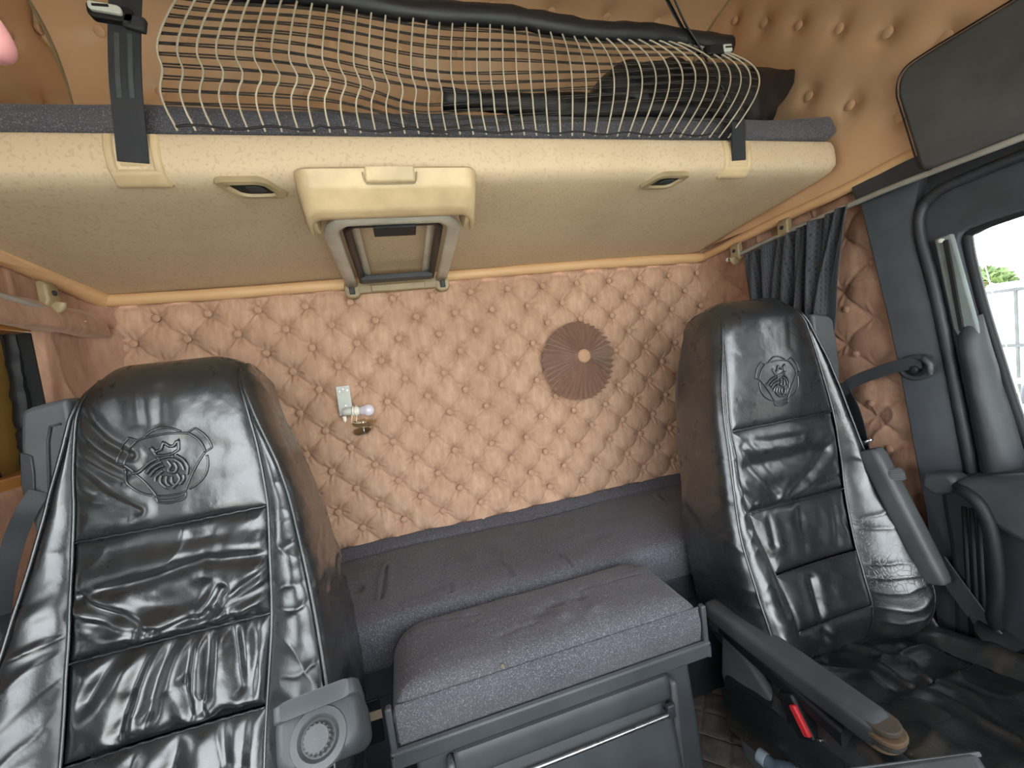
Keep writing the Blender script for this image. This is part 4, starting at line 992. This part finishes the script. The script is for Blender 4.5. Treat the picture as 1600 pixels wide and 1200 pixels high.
# left seat: raised inner armrest, seen end-on
ar, d, s, v = armrest(seatL, (-.432, -.62, .515), (-.392, -.905, .775), .098, .074, mat='slate')
tip = np.array([-.392, -.905, .775])
MB().loft([[tip+d*q+s*x*k+v*(y*.30+.030)*1 for x, y in rrect(.100*k, .07, .012)] for q, k in ((-.20, 1.0), (-.02, 1.02), (.003, .98), (.008, .9))]).build('padded_top', MAT['slate'], ar, sharp=50)
MB().lathe(tip+d*.0-v*.010, d, [(-.004, .034), (.003, .032), (.005, .024), (.001, .020)], 28).build('knob_dish', MAT['grey'], ar)
knob(ar, tip+d*.001-v*.011, d, .0175, .020)
MB().box((-.415, -.66, .42), (.03, .10, .22), rx=.2).build('armrest_bracket', MAT['dark'], seatL, bevel=.01)
MB().loft([[(-.392+.05*q+a, -.83-.02*q, .615-.09*q+b) for a, b in rrect(.045, .05, .018)] for q in (0, .5, 1)]).build('armrest_stop', MAT['grey'], seatL, sharp=50)
# left seat: outer belt guide and outer armrest
def poly_y(px, Y): return [at('Y', a, b, Y) for a, b in px]
bg_ = MB().prism(poly_y([(31, 648), (36, 640), (70, 630), (104, 622), (112, 660), (104, 760), (98, 850), (88, 886), (78, 895), (68, 886), (50, 820), (36, 760), (31, 700)], -.52), (0, .075, 0)).build('belt_guide', MAT['grey'], seatL, bevel=.008, seg=3)
MB().tube(poly_y([(96, 662), (80, 666), (76, 690), (78, 760), (86, 850)], -.521), .0045, 6, flat=.5).build('groove', MAT['dark'], bg_, sharp=180)
MB().prism(poly_y([(33, 706), (52, 712), (56, 740), (58, 800), (44, 792), (35, 755)], -.5205), (0, -.004, 0)).build('belt_slot', MAT['dark'], bg_, bevel=.002)
armrest(seatL, (-.985, -.50, .70), (-.955, -.545, .858), .07, .05, name='outer_armrest', mat='dark', up=(1, 0, 0))
# right seat: belt guide, folded-up outer armrest, lowered inner armrest
MB().prism(poly_y([(1270, 490), (1296, 493), (1304, 500), (1312, 560), (1318, 640), (1324, 700), (1318, 760), (1296, 760), (1286, 640)], -.555), (0, .08, 0)).build('belt_guide', MAT['grey'], seatR, bevel=.008, seg=3)
ar2, d2, s2, v2 = armrest(seatR, (.945, -.772, .530), (.925, -.652, .842), .050, .046, name='outer_armrest', mat='grey', up=(1, 0, 0))
knob(ar2, at('X', 1390, 742, .925), (.55, -.80, .2), .017, .026)
ar3, d3, s3, v3 = armrest(seatR, (.446, -.585, .508), (.466, -.965, .497), .058, .052, mat='slate')
for k, (q, w, hh, z) in enumerate(((.020, .050, .010, .016), (.026, .056, .009, .004), (.024, .053, .008, -.007), (.016, .048, .010, -.017))):
    tp = np.array([.466, -.965, .497])+d3*(q-.028); rings = [[tp+d3*a+s3*b*1+np.array([0, 0, z+c]) for a, b in rrect(.060, w, .024)] for c in (-hh/2, hh/2)]
    MB().loft(rings).build('frayed_layer', plastic('worn_foam_%d' % k, srgb(*((70, 60, 50), (96, 76, 58), (52, 48, 44), (110, 90, 68))[k]), .8), ar3, bevel=.002)
MB().loft([[np.array([.452+a, -.62+k*-.29, .474-k*.03+b]) for a, b in rrect(.040*(1-.3*k), .04, .012)] for k in (0, .5, 1)]).build('armrest_underside', MAT['black'], ar3, sharp=50)
MB().prism([(.446, -.61, .455), (.440, -.60, .34), (.440, -.66, .16), (.440, -.98, .16), (.440, -.98, .27), (.440, -.84, .335), (.446, -.70, .43)], (.022, 0, 0)).build('side_shell', MAT['grey'], seatR, bevel=.010, seg=3)
MB().box((.452, -.60, .488), (.04, .05, .07)).build('armrest_hinge', MAT['dark'], seatR, bevel=.012, seg=3)

# ------------------------------------------------------------------ seat belts
b1 = thing('seat_belt', 'black seat belt running from the pillar loop down behind the right seat', 'seat belt', (.98, -.70, 1.04))
ribbon([at('X', 1440, 566, .985), at('X', 1410, 570, .975), at('X', 1370, 582, .965), at('X', 1335, 596, .955), at('X', 1315, 612, .945)], .030, .002, (0, .25, 1)).build('webbing', MAT['strap'], b1, sharp=30)
ribbon([at('X', 1312, 600, .955), at('X', 1332, 640, .955), at('X', 1345, 690, .955), at('X', 1352, 740, .955)], .046, .002, (.2, 1, .2)).build('webbing', MAT['strap'], b1, sharp=30)
ribbon([at('X', 1318, 660, .985), at('X', 1345, 740, .985), at('X', 1375, 820, .985)], .040, .002, (.2, 1, .2)).build('webbing', plastic('taupe_webbing', srgb(96, 84, 78), .8), b1, sharp=30)
dc = at('X', 1432, 574, .992)
lp = [(dc[0]-.006, dc[1]+.030*math.cos(a)*1.0, dc[2]+.026*math.sin(a)) for a in np.linspace(0, 2*math.pi, 24, endpoint=False)]
lg = MB().tube(lp, .007, 8, closed=True, up=(1, 0, 0)).build('loop', MAT['dark'], b1, sharp=180)
MB().lathe((dc[0]+.02, dc[1], dc[2]), (-1, 0, 0), [(0, .030), (.012, .030), (.016, .026), (.017, .0)], 24).build('mount', MAT['dark'], lg, sharp=40)
MB().lathe((dc[0]-.012, dc[1]-.002, dc[2]-.004), (-1, 0, 0), [(-.012, .010), (.003, .010), (.005, .007), (.005, 0)], 12).build('bolt', MAT['black'], lg)
MB().tube([(dc[0]-.012, dc[1]-.022, dc[2]+.024), (dc[0]-.014, dc[1]-.036, dc[2]+.008), (dc[0]-.012, dc[1]-.034, dc[2]-.016)], .006, 8).build('loop_edge', MAT['grey'], lg, sharp=180)
MB().tube([at('X', 1333, 702, .94), at('X', 1350, 692, .94), at('X', 1362, 686, .94)], .005, 8).build('belt_pin', MAT['steel'], b1, sharp=180)
b2 = thing('seat_belt', 'grey seat belt with metal end going down to the floor beside the door', 'seat belt', (.98, -.8, .4))
ribbon([at('X', 1462, 872, .985), at('X', 1500, 925, .985), at('X', 1535, 972, .985), at('X', 1552, 992, .985)], .052, .003, (.1, 1, .55)).build('webbing', plastic('grey_webbing', srgb(74, 76, 80), .75, 300, .5), b2, sharp=30)
ribbon([at('X', 1440, 950, .955), at('X', 1462, 985, .955), at('X', 1486, 1016, .955)], .026, .006, (.1, 1, .5)).build('stalk', MAT['grey'], b2, sharp=30)
MB().box(at('X', 1492, 1021, .955), (.02, .045, .016)).build('metal_end', MAT['steel'], b2, bevel=.003)
MB().lathe(at('X', 1560, 996, .985), (-.4, -.3, 1), [(0, .040), (.012, .038), (.016, .02), (.017, 0)], 16).build('anchor', MAT['black'], b2)
b3 = thing('seat_belt', 'black seat belt hanging from the grey guide of the left seat', 'seat belt', (-.93, -.5, 1.0))
ribbon([at('Y', 62, 768, -.525), at('Y', 42, 798, -.535), at('Y', 24, 840, -.535), at('Y', 10, 890, -.535), at('Y', 0, 950, -.53), at('Y', -4, 1010, -.52)], .028, .002, (1, .5, .2)).build('webbing', MAT['strap'], b3, sharp=30)
bu = thing('belt_buckle', 'black seat belt buckle with a red button beside the right seat', 'buckle', (.468, -.74, .36))
c0 = at('X', 1264, 1114, .452)
c0 = c0+np.array([-.020, 0, 0])
B0 = MB().box(c0+np.array([.010, .012, -.010]), (.030, .044, .080), rx=-.62).build('housing', MAT['black'], bu, bevel=.006, seg=3)
MB().box(c0+np.array([-.006, -.003, -.004]), (.010, .016, .052), rx=-.62).build('button', MAT['red'], bu, bevel=.003)
MB().box(c0+np.array([.012, -.022, -.030]), (.020, .004, .034), rx=.95).build('metal_edge', MAT['steel'], bu, bevel=.001)
MB().tube([c0+np.array([.014, .035, -.04]), c0+np.array([.02, .06, -.12])], .010, 8).build('stalk', MAT['black'], bu)

# ------------------------------------------------------------------ right side: pillar, overhead panel, door
zz = np.linspace(0, 1.545, 60); back = np.interp(zz, [0, .67, .836, 1.0, 1.172, 1.47, 1.545], [-.735, -.712, -.694, -.676, -.653, -.606, -.594]); frnt = np.interp(zz, [0, .74, .80, 1.01, 1.2, 1.36, 1.42, 1.545], [-.80, -.790, -.787, -.765, -.742, -.715, -.716, -.745])
rings = []
for z, a, b in zip(zz, back, frnt): rings.append([(1.016, a, z), (1.006, a-.008, z), (1.010, a-.035, z), (1.018, b+.02, z), (1.026, b+.004, z), (1.045, b, z), (1.06, b, z), (1.06, a, z)])
o = MB().loft(rings).build('trim_7', MAT['pillar'], sharp=40); struct(o)
o = MB().prism([(1.0, -.60, 1.538), (1.0, -.612, 1.490), (1.0, -.80, 1.496), (1.0, -1.25, 1.52), (1.0, -1.25, 1.60), (1.0, -.78, 1.556), (1.0, -.725, 1.558)], (-.012, 0, 0)).build('trim_8', MAT['dark'], bevel=.003); struct(o)
MAT['overhead'] = plastic('overhead_plastic', srgb(76, 77, 77), .6, 500, .3)
ovp = thing('overhead_panel', 'large dark grey panel with a rounded corner, high on the right beside the roof', 'panel', (.985, -1.0, 1.5))
pts = [(-.756, 1.512), (-.728, 1.700)]
cr_ = smoothpath([(0, -.7275, 1.690), (0, -.7290, 1.715), (0, -.738, 1.735), (0, -.756, 1.746), (0, -.80, 1.749)], 5)
poly = [(-1.30, 1.508), (-.785, 1.500), (-.770, 1.503), (-.762, 1.512)] + [(p[1], p[2]) for p in cr_] + [(-.93, 1.750), (-1.30, 1.755)]
MB().prism([(.992, a, b) for a, b in poly], (-.022, 0, 0)).build('face', MAT['overhead'], ovp, bevel=.008, seg=3)
MB().tube([(.968, a, b) for a, b in poly[1:-1]], .002, 6).build('edge', MAT['black'], ovp)
# weather seal along the door opening
sp = [(1.03, b-.012, z) for z, b in zip(zz[6:], frnt[6:]) if z < 1.39]
sp = smoothpath([(1.03, -.803, .5), (1.03, -.800, .76), (1.03, -.772, 1.02), (1.03, -.744, 1.24), (1.03, -.722, 1.37), (1.03, -.726, 1.425), (1.03, -.752, 1.455), (1.03, -.80, 1.468), (1.03, -.92, 1.478), (1.03, -1.25, 1.50)], 10)
o = MB().tube(sp, [.011+.0012*(i % 2) for i in range(len(sp))], 8).build('trim_9', MAT['dark'], sharp=180); struct(o)

door = thing('door_1', 'dark grey cab door with window and grab handle on the right', 'door', (1.05, -1.1, .2)); struct(door)
outer = [(-.740, 1.36), (-.742, 1.41), (-.762, 1.442), (-.80, 1.456), (-.92, 1.466), (-1.60, 1.50), (-1.60, .78), (-.805, .78), (-.79, 1.02), (-.765, 1.2)]
hole = [(-.793, 1.334), (-.798, 1.350), (-.812, 1.357), (-.90, 1.373), (-1.55, 1.43), (-1.55, .84), (-.885, .84), (-.866, .93), (-.842, 1.05), (-.815, 1.2)]
def ringprism(m, o_, h_, x0, x1):
    n = len(o_); vs = [(x0, *p) for p in o_]+[(x0, *p) for p in h_]+[(x1, *p) for p in o_]+[(x1, *p) for p in h_]; fs = []
    for k in range(n):
        j = (k+1) % n; fs += [(k, j, n+j, n+k), (2*n+k, 3*n+k, 3*n+j, 2*n+j), (k, 2*n+k, 2*n+j, j), (n+k, n+j, 3*n+j, 3*n+k)]
    return m.add(vs, fs)
# outline order of the two loops matches point for point
ringprism(MB(), [(-.70, 1.36), (-.70, 1.48), (-.72, 1.54), (-.78, 1.55), (-1.70, 1.56), (-1.70, .70), (-.82, .70), (-.70, .70), (-.70, 1.02), (-.70, 1.2)],
          [(-.783, 1.334), (-.788, 1.352), (-.802, 1.360), (-.83, 1.365), (-1.55, 1.43), (-1.55, .84), (-.874, .84), (-.868, .86), (-.830, 1.05), (-.803, 1.2)], 1.045, 1.085).build('window_frame', MAT['pillar'], door, bevel=.006, seg=3)
def glassmat():
    m = bpy.data.materials.new('clear_glass'); m.use_nodes = True; t = m.node_tree; t.nodes.clear(); o = t.nodes.new('ShaderNodeOutputMaterial'); tr = t.nodes.new('ShaderNodeBsdfTransparent'); gl = t.nodes.new('ShaderNodeBsdfGlossy'); fr = t.nodes.new('ShaderNodeFresnel'); mx = t.nodes.new('ShaderNodeMixShader')
    gl.inputs['Roughness'].default_value = .02; tr.inputs[0].default_value = (.97, .98, .98, 1); fr.inputs['IOR'].default_value = 1.45
    t.links.new(fr.outputs[0], mx.inputs[0]); t.links.new(tr.outputs[0], mx.inputs[1]); t.links.new(gl.outputs[0], mx.inputs[2]); t.links.new(mx.outputs[0], o.inputs[0]); return m
MAT['glass'] = glassmat()
MB().prism([(1.072, a, b) for a, b in [(-.80, 1.365), (-1.57, 1.44), (-1.57, .82), (-.885, .82)]], (.004, 0, 0)).build('pane', MAT['glass'], door)
MB().tube(smoothpath([(1.066, -.888, .82), (1.066, -.860, .93), (1.066, -.836, 1.05), (1.066, -.808, 1.2), (1.066, -.790, 1.335), (1.066, -.805, 1.356), (1.066, -.92, 1.375), (1.066, -1.5, 1.43)], 6), .011, 8).build('glass_seal', MAT['rubber'], door, sharp=180)
# louvre panel behind the window, its caught light painted as paler grey, and the fuzzy channel in it
pp = [at('X', a, b, 1.044) for a, b in ((1464, 374), (1492, 364), (1513, 440), (1546, 556), (1510, 540), (1494, 512))]
vp_ = MB().prism(pp, (-.012, 0, 0)).build('quarter_panel', MAT['grey_lit'], door, bevel=.004)
qq = [at('X', a, b, 1.030) for a, b in ((1474, 376), (1482, 374), (1507, 512), (1500, 518))]
MB().prism(qq, (-.004, 0, 0)).build('brush_channel', MAT['rubber'], vp_, bevel=.001)
MB().lathe(at('X', 1472, 376, 1.030), (-1, 0, 0), [(0, .005), (.006, .005), (.007, 0)], 10).build('peg', MAT['white'], vp_)
lower = [at('X', a, b, 1.045) for a, b in ((1496, 548), (1512, 640), (1530, 738))]
rings = []
for z in np.linspace(.78, 1.135, 16):
    ya = float(np.interp(z, [.74, .80, 1.01, 1.2], [-.806, -.803, -.781, -.758]))-.004; yb_ = float(np.interp(z, [.84, .93, 1.05, 1.2], [-.876, -.860, -.834, -.808])); k = .034*(1-max(0, (z-1.06)/.085)**2)+.004
    rings.append([(1.050-k*math.sin(math.pi*q)**.7, ya+(yb_-ya)*q, z+.03*q*(z > 1.0)) for q in np.linspace(0, 1, 18)]+[(1.06, yb_, z), (1.06, ya, z)])
MB().loft(rings).build('frame_bulge', MAT['slate'], door, sharp=60)
MB().tube(smoothpath([(1.041, -.775, 1.470), (1.041, -.83, 1.484), (1.041, -.92, 1.490), (1.041, -1.3, 1.505)], 6), .0016, 6).build('red_seal_line', plastic('dark_red_rubber', srgb(110, 30, 44), .6), door)
# door trim
trimp = [(-.770, .0), (-.765, .60), (-.752, .735), (-.756, .782), (-.80, .795), (-.92, .835), (-1.60, .87), (-1.60, .0)]
MB().prism([(1.08, a, b) for a, b in trimp], (-.085, 0, 0)).build('trim_panel', MAT['dark'], door, bevel=.015, seg=3)
MB().prism([(1.0, a, b) for a, b in [(-.80, .776), (-.815, .800), (-.93, .838), (-1.5, .858), (-1.5, .70), (-.93, .68), (-.87, .71), (-.835, .755)]], (-.055, 0, 0)).build('armrest_pad', MAT['slate'], door, bevel=.018, seg=3)
MB().prism([(1.0, a, b) for a, b in [(-.742, .762), (-.748, .796), (-.80, .806), (-.815, .790), (-.80, .762), (-.77, .745)]], (-.052, 0, 0)).build('handle_bracket', MAT['slate'], door, bevel=.010, seg=3)
MB().tube(smoothpath([(.965, -.805, .782), (.945, -.828, .776), (.94, -.852, .758), (.94, -.868, .715), (.942, -.875, .65), (.946, -.874, .57), (.955, -.862, .50), (.985, -.85, .46)], 8), .0125, 12).build('grab_handle', MAT['rubber'], door, sharp=180)
for k in range(4): MB().tube([(.995, -.800-.013*k, .72), (.992, -.803-.013*k, .5), (.995, -.806-.013*k, .26)], .0055, 6).build('rib', MAT['rubber'], door, sharp=180)

# ------------------------------------------------------------------ floor, mat, small things
fl = MB().box((0, -.75, -.03), (2.1, 1.5, .06)).box((0, -.58, .055), (1.16, .80, .11)).build('floor', MAT['rubber'], bevel=.01); struct(fl)
xm, ym = np.meshgrid(np.linspace(.305, .62, 90), np.linspace(-.98, -.42, 120), indexing='ij')
p_, q_ = (xm+ym)/.105, (xm-ym)/.105
g = np.minimum(np.abs(p_-np.round(p_)), np.abs(q_-np.round(q_)))
zm = .118-.006*np.exp(-(g/.05)**2)+.005*(fbm(xm*12, ym*12, 3)-.5)
def matmat():
    m, t, b = newmat('dusty_quilted_mat'); v = coords(t); n = noise(t, v, 14, 5, .65)
    t.links.new(ramp(t, n, [(.35, srgb(82, 76, 72)), (.7, srgb(138, 126, 114))]), b.inputs['Base Color']); b.inputs['Roughness'].default_value = .85; bump(t, b, noise(t, v, 300, 3), .3, .001); return m
mm = matmat()
fm = thing('floor_mat', 'dusty dark quilted floor mat between the console and the right seat', 'mat', (.46, -.7, .11))
MB().grid(xm, ym, zm).build('quilted_top', mm, fm, sharp=180)
for k in range(-3, 4):
    for sg in (1, -1):
        pts = []
        for t in np.linspace(-.98, -.42, 20):
            x = (k*.105-t) if sg > 0 else (k*.105+t)
            x = x if sg > 0 else x
            if .31 < x < .615: pts.append((x, t, .1155))
        if len(pts) > 2: MB().tube(pts, .0011, 4).build('stitch_line', plastic('pale_thread', srgb(140, 128, 112), .8), fm)
bt = thing('water_bottle', 'pale blue plastic bottle lying on the mat beside the right seat', 'bottle', (.42, -.70, .14))
c0 = at('X', 1212, 1200, .408); ax = Vector((.25, -.95, -.05)).normalized()
def clearblue():
    m, t, b = newmat('blue_plastic'); b.inputs['Base Color'].default_value = srgb(112, 130, 146); b.inputs['Roughness'].default_value = .25; b.inputs['Transmission Weight'].default_value = .3; return m
MB().lathe(Vector(c0)-ax*.02, ax, [(0, .012), (.004, .014), (.016, .014), (.022, .020), (.045, .031), (.06, .032), (.075, .030), (.09, .032), (.16, .032), (.165, .026)], 20).build('body', clearblue(), bt, sharp=60)
MB().lathe(Vector(c0)-ax*.036, ax, [(0, .013), (.002, .0145), (.016, .0145), (.018, .012)], 20).build('cap', plastic('pale_cap', srgb(150, 164, 174), .4), bt)
dsh = thing('dashboard_corner', 'grey plastic edge of the dashboard at the lower right of the view', 'dashboard', (.40, -1.2, .4))
P0, P1, P2 = at('Z', 1322, 1196, .60), at('Z', 1524, 1166, .60), at('Z', 1556, 1215, .60)
pl_ = [P0, P1, P2, P2+np.array([-.02, -.35, 0]), P0+np.array([-.10, -.28, 0])]
MB().prism(pl_, (0, 0, -.10)).build('cover', MAT['slate'], dsh, bevel=.012, seg=3)
MB().tube([P0+np.array([0, -.004, -.004]), P1+np.array([-.004, -.006, -.004])], .003, 6).build('edge_strip', MAT['grey'], dsh)

# ------------------------------------------------------------------ outside the window
gnd = MB().box((12, -10, -1.72), (90, 90, .04)).build('ground', None or plastic('gravel_grass', srgb(206, 202, 186), .95, 40, .6, wear=.12)); struct(gnd)
WH = plastic('white_paint', srgb(238, 240, 242), .35, 200, .05, wear=.02)
van = thing('box_van', 'white box van parked outside the door window', 'van', (9.0, .45, -1.7))
vb = MB().box((10.2, .45, .05), (2.2, 5.4, 2.6)).build('box_body', WH, van, bevel=.05)
for k in range(6): MB().box((9.08, 2.78-.95*k, .05), (.03, .03, 2.4)).build('body_rib', MAT['grey'], vb)
for z in (-1.1, .35, 1.22): MB().box((9.08, .45, z), (.04, 5.3, .05)).build('side_rail', MAT['grey'], vb)
for y in (2.3, -1.2): MB().lathe((9.15, y, -1.28), (1, 0, 0), [(0, .2), (.02, .42), (.26, .42), (.28, .2)], 24).build('wheel', MAT['rubber'], van)
car = thing('parked_car', 'dark grey car parked outside in front of the white van', 'car', (7.5, .4, -1.7))
MB().prism([(7.0, a, b) for a, b in [(-2.2, -1.4), (-2.2, -.75), (-1.5, -.65), (-.8, -.05), (.9, -.02), (1.5, .12), (1.84, .10), (1.95, -.6), (1.95, -1.4)]], (1.5, 0, 0)).build('body', MAT['dark'], car, bevel=.1, seg=3)
MB().prism([(6.985, a, b) for a, b in [(-1.2, -.55), (-.7, -.12), (.8, -.1), (1.5, -.05), (1.55, -.5)]], (.02, 0, 0)).build('side_window', MAT['black'], car)
for y in (-1.5, 1.2): MB().lathe((6.98, y, -1.36), (1, 0, 0), [(0, .2), (.02, .33), (.2, .33), (.22, .2)], 20).build('wheel', MAT['rubber'], car)
MB().box((6.99, 1.86, -.22), (.03, .10, .10)).build('tail_lamp', MAT['red'], car)
for k, (y, z, lab) in enumerate(((1.0, .26, 'topmost white tubular hoop standing outside the door window'), (1.10, -.02, 'white tubular hoop outside the window, left of and below the topmost hoop'), (.95, -.36, 'lowest white tubular hoop outside the door window'))):
    pts = [(5.2+.12*k, y+.13*math.cos(a), z+.12*math.sin(a)) for a in np.linspace(0, 2*math.pi, 28, endpoint=False)]
    hp = MB().tube(pts, .026, 8, closed=True, up=(1, 0, 0)); hp.tube([(5.2+.12*k, y, z-.12), (5.2+.12*k, y, -1.7)], .025, 8)
    tag(hp.build('hoop', WH, sharp=180), lab, 'hoop', 'white hoops outside the door window')
tr = thing('tree', 'green tree beyond the white van outside', 'tree', (30, 13.5, -1.7))
def leaves():
    m, t, b = newmat('leaves'); t.links.new(ramp(t, noise(t, coords(t), 2, 4), [(.3, srgb(60, 84, 44)), (.7, srgb(120, 140, 84))]), b.inputs['Base Color']); b.inputs['Roughness'].default_value = .8; return m
m = MB(); rg_ = random.Random(3)
for k in range(900):
    a, bb, r = rg_.uniform(0, 6.28), rg_.uniform(-1, 1), rg_.uniform(.5, 1)**.5; q = math.sqrt(1-bb*bb)
    c = np.array([30+1.4*r*q*math.cos(a), 13.5+1.3*r*q*math.sin(a), 1.3+1.3*r*bb]); u = np.array([rg_.uniform(-1, 1) for _ in range(3)]); v_ = np.array([rg_.uniform(-1, 1) for _ in range(3)])
    m.add([c+u*.22, c+v_*.22, c-u*.22, c-v_*.22], [(0, 1, 2, 3)])
cr_o = m.build('crown', leaves(), tr, sharp=180, fix=False); cr_o['kind'] = 'stuff'
MB().tube([(30, 13.5, -1.7), (30.1, 13.5, 0), (30, 13.4, 2)], [.25, .2, .1], 8).build('trunk', MAT['wood'], tr)

# ------------------------------------------------------------------ fingertip of the person holding the camera
def skin():
    m, t, b = newmat('skin'); v = coords(t); t.links.new(ramp(t, noise(t, v, 120, 3), [(.3, srgb(224, 148, 146)), (.7, srgb(238, 172, 166))]), b.inputs['Base Color'])
    b.inputs['Roughness'].default_value = .5; b.inputs['Subsurface Weight'].default_value = .25; b.inputs['Subsurface Radius'].default_value = (.008, .003, .002); b.inputs['Subsurface Scale'].default_value = .5; return m
def campt(x, y, d): return CAM+RC.T@np.array([(x-800)/FPX*d, (y-600)/FPX*d, d])
fp = smoothpath([campt(-30, 92, .085), campt(-36, 66, .084), campt(-72, 20, .082), campt(-160, -40, .078), campt(-300, -120, .070)], 6)
rr = [.0055*math.sqrt(max(.02, 1-(1-min(1, k/6))**2))*(1+.12*k/len(fp)) for k in range(len(fp))]
tip0 = fp[0]+(fp[0]-fp[1])*.3
fg = MB().tube([tip0+(fp[0]-fp[1])*.25]+fp, [.0012]+[max(r, .0035) for r in rr], 16).build('fingertip', skin(), sharp=180, subsurf=1)
tag(fg, 'pink fingertip of the person taking the picture, cut off by the upper left edge', 'person')

# ------------------------------------------------------------------ the front half of the cab, behind the viewer: unseen, its openings and pale panels set for the daylight wanted
def flat_ring(o_, h_, y0, y1):
    m = MB(); n = len(o_); vs = [(p[0], y0, p[1]) for p in o_]+[(p[0], y0, p[1]) for p in h_]+[(p[0], y1, p[1]) for p in o_]+[(p[0], y1, p[1]) for p in h_]; fs = []
    for k in range(n):
        j = (k+1) % n; fs += [(k, j, n+j, n+k), (2*n+k, 3*n+k, 3*n+j, 2*n+j), (k, 2*n+k, 2*n+j, j), (n+k, n+j, 3*n+j, 3*n+k)]
    return m.add(vs, fs)
MAT['light_grey'] = plastic('light_grey_plastic', srgb(158, 155, 150), .5)  # unseen front panels, paled to bounce daylight under the bunk
wf = flat_ring([(-1.1, -.1), (1.1, -.1), (1.1, 2.35), (-1.1, 2.35)], [(-1.0, .46), (1.0, .46), (1.0, 1.74), (-1.0, 1.74)], -2.0, -1.94).build('wall_front', MAT['light_grey']); struct(wf)
ws = thing('window_2', 'wide windscreen of the cab', 'window', (0, -1.97, .70)); struct(ws)
MB().box((0, -1.97, 1.16), (2.0, .006, 1.30)).build('pane', MAT['glass'], ws)
d2 = thing('door_2', 'cab door with window on the left', 'door', (-1.06, -1.2, .2)); struct(d2)
ringprism(MB(), [(-.66, 1.55), (-1.98, 1.56), (-1.98, -.05), (-.66, -.05)], [(-.80, 1.38), (-1.60, 1.45), (-1.60, .84), (-.86, .84)], -1.085, -1.045).build('frame', MAT['pillar'], d2, bevel=.006)
MB().prism([(-1.07, -.79, 1.39), (-1.07, -1.61, 1.46), (-1.07, -1.61, .83), (-1.07, -.85, .83)], (.004, 0, 0)).build('pane', MAT['glass'], d2)
MB().prism([(1.045, -1.70, 1.56), (1.045, -1.98, 1.56), (1.045, -1.98, -.05), (1.045, -1.70, -.05)], (.04, 0, 0)).build('front_post', MAT['pillar'], door)
db = thing('dashboard', 'unseen dashboard under the windscreen, its light grey added to bounce daylight', 'dashboard', (0, -1.8, .3))
MB().prism([(-1.0, -1.64, .20), (-1.0, -1.62, .42), (-1.0, -1.68, .50), (-1.0, -1.93, .46), (-1.0, -1.93, .0), (-1.0, -1.80, .0)], (2.0, 0, 0)).build('body', MAT['light_grey'], db, bevel=.02, seg=3)
fl2 = MB().box((0, -1.73, -.03), (2.1, .46, .06)).build('floor', MAT['light_grey']); struct(fl2)
for loc, rot, sx_, sy_ in (((0, -1.935, 1.16), (math.pi/2, 0, 0), 2.0, 1.4), ((0, -1.6, 2.29), (0, 0, 0), .64, .34), ((1.04, -1.2, 1.12), (0, math.pi/2, 0), .62, .8), ((-1.04, -1.2, 1.12), (0, -math.pi/2, 0), .62, .8)):
    L = bpy.data.lights.new('window_portal', 'AREA'); L.shape = 'RECTANGLE'; L.size = sx_; L.size_y = sy_; L.cycles.is_portal = True
    lo_ = bpy.data.objects.new('window_portal', L); COL.objects.link(lo_); lo_.location = loc; lo_.rotation_euler = rot

# roof over the front seats, with an unseen glazed hatch added to light the upper walls
rh = MB(); o_ = [(-1.03, -1.25), (1.03, -1.25), (1.03, -1.98), (-1.03, -1.98)]; h_ = [(-.32, -1.43), (.32, -1.43), (.32, -1.77), (-.32, -1.77)]
n = 4; vs = [(p[0], p[1], 2.315) for p in o_]+[(p[0], p[1], 2.315) for p in h_]+[(p[0], p[1], 2.35) for p in o_]+[(p[0], p[1], 2.35) for p in h_]; fs = []
for k in range(n):
    j = (k+1) % n; fs += [(k, j, n+j, n+k), (2*n+k, 3*n+k, 3*n+j, 2*n+j), (k, 2*n+k, 2*n+j, j), (n+k, n+j, 3*n+j, 3*n+k)]
struct(rh.add(vs, fs).build('ceiling', MAT['tan']))
hw_ = thing('window_3', 'unseen glazed roof hatch added to let daylight onto the upper walls', 'window', (0, -1.6, 2.33)); struct(hw_)
MB().box((0, -1.6, 2.34), (.64, .34, .006)).build('pane', MAT['glass'], hw_)
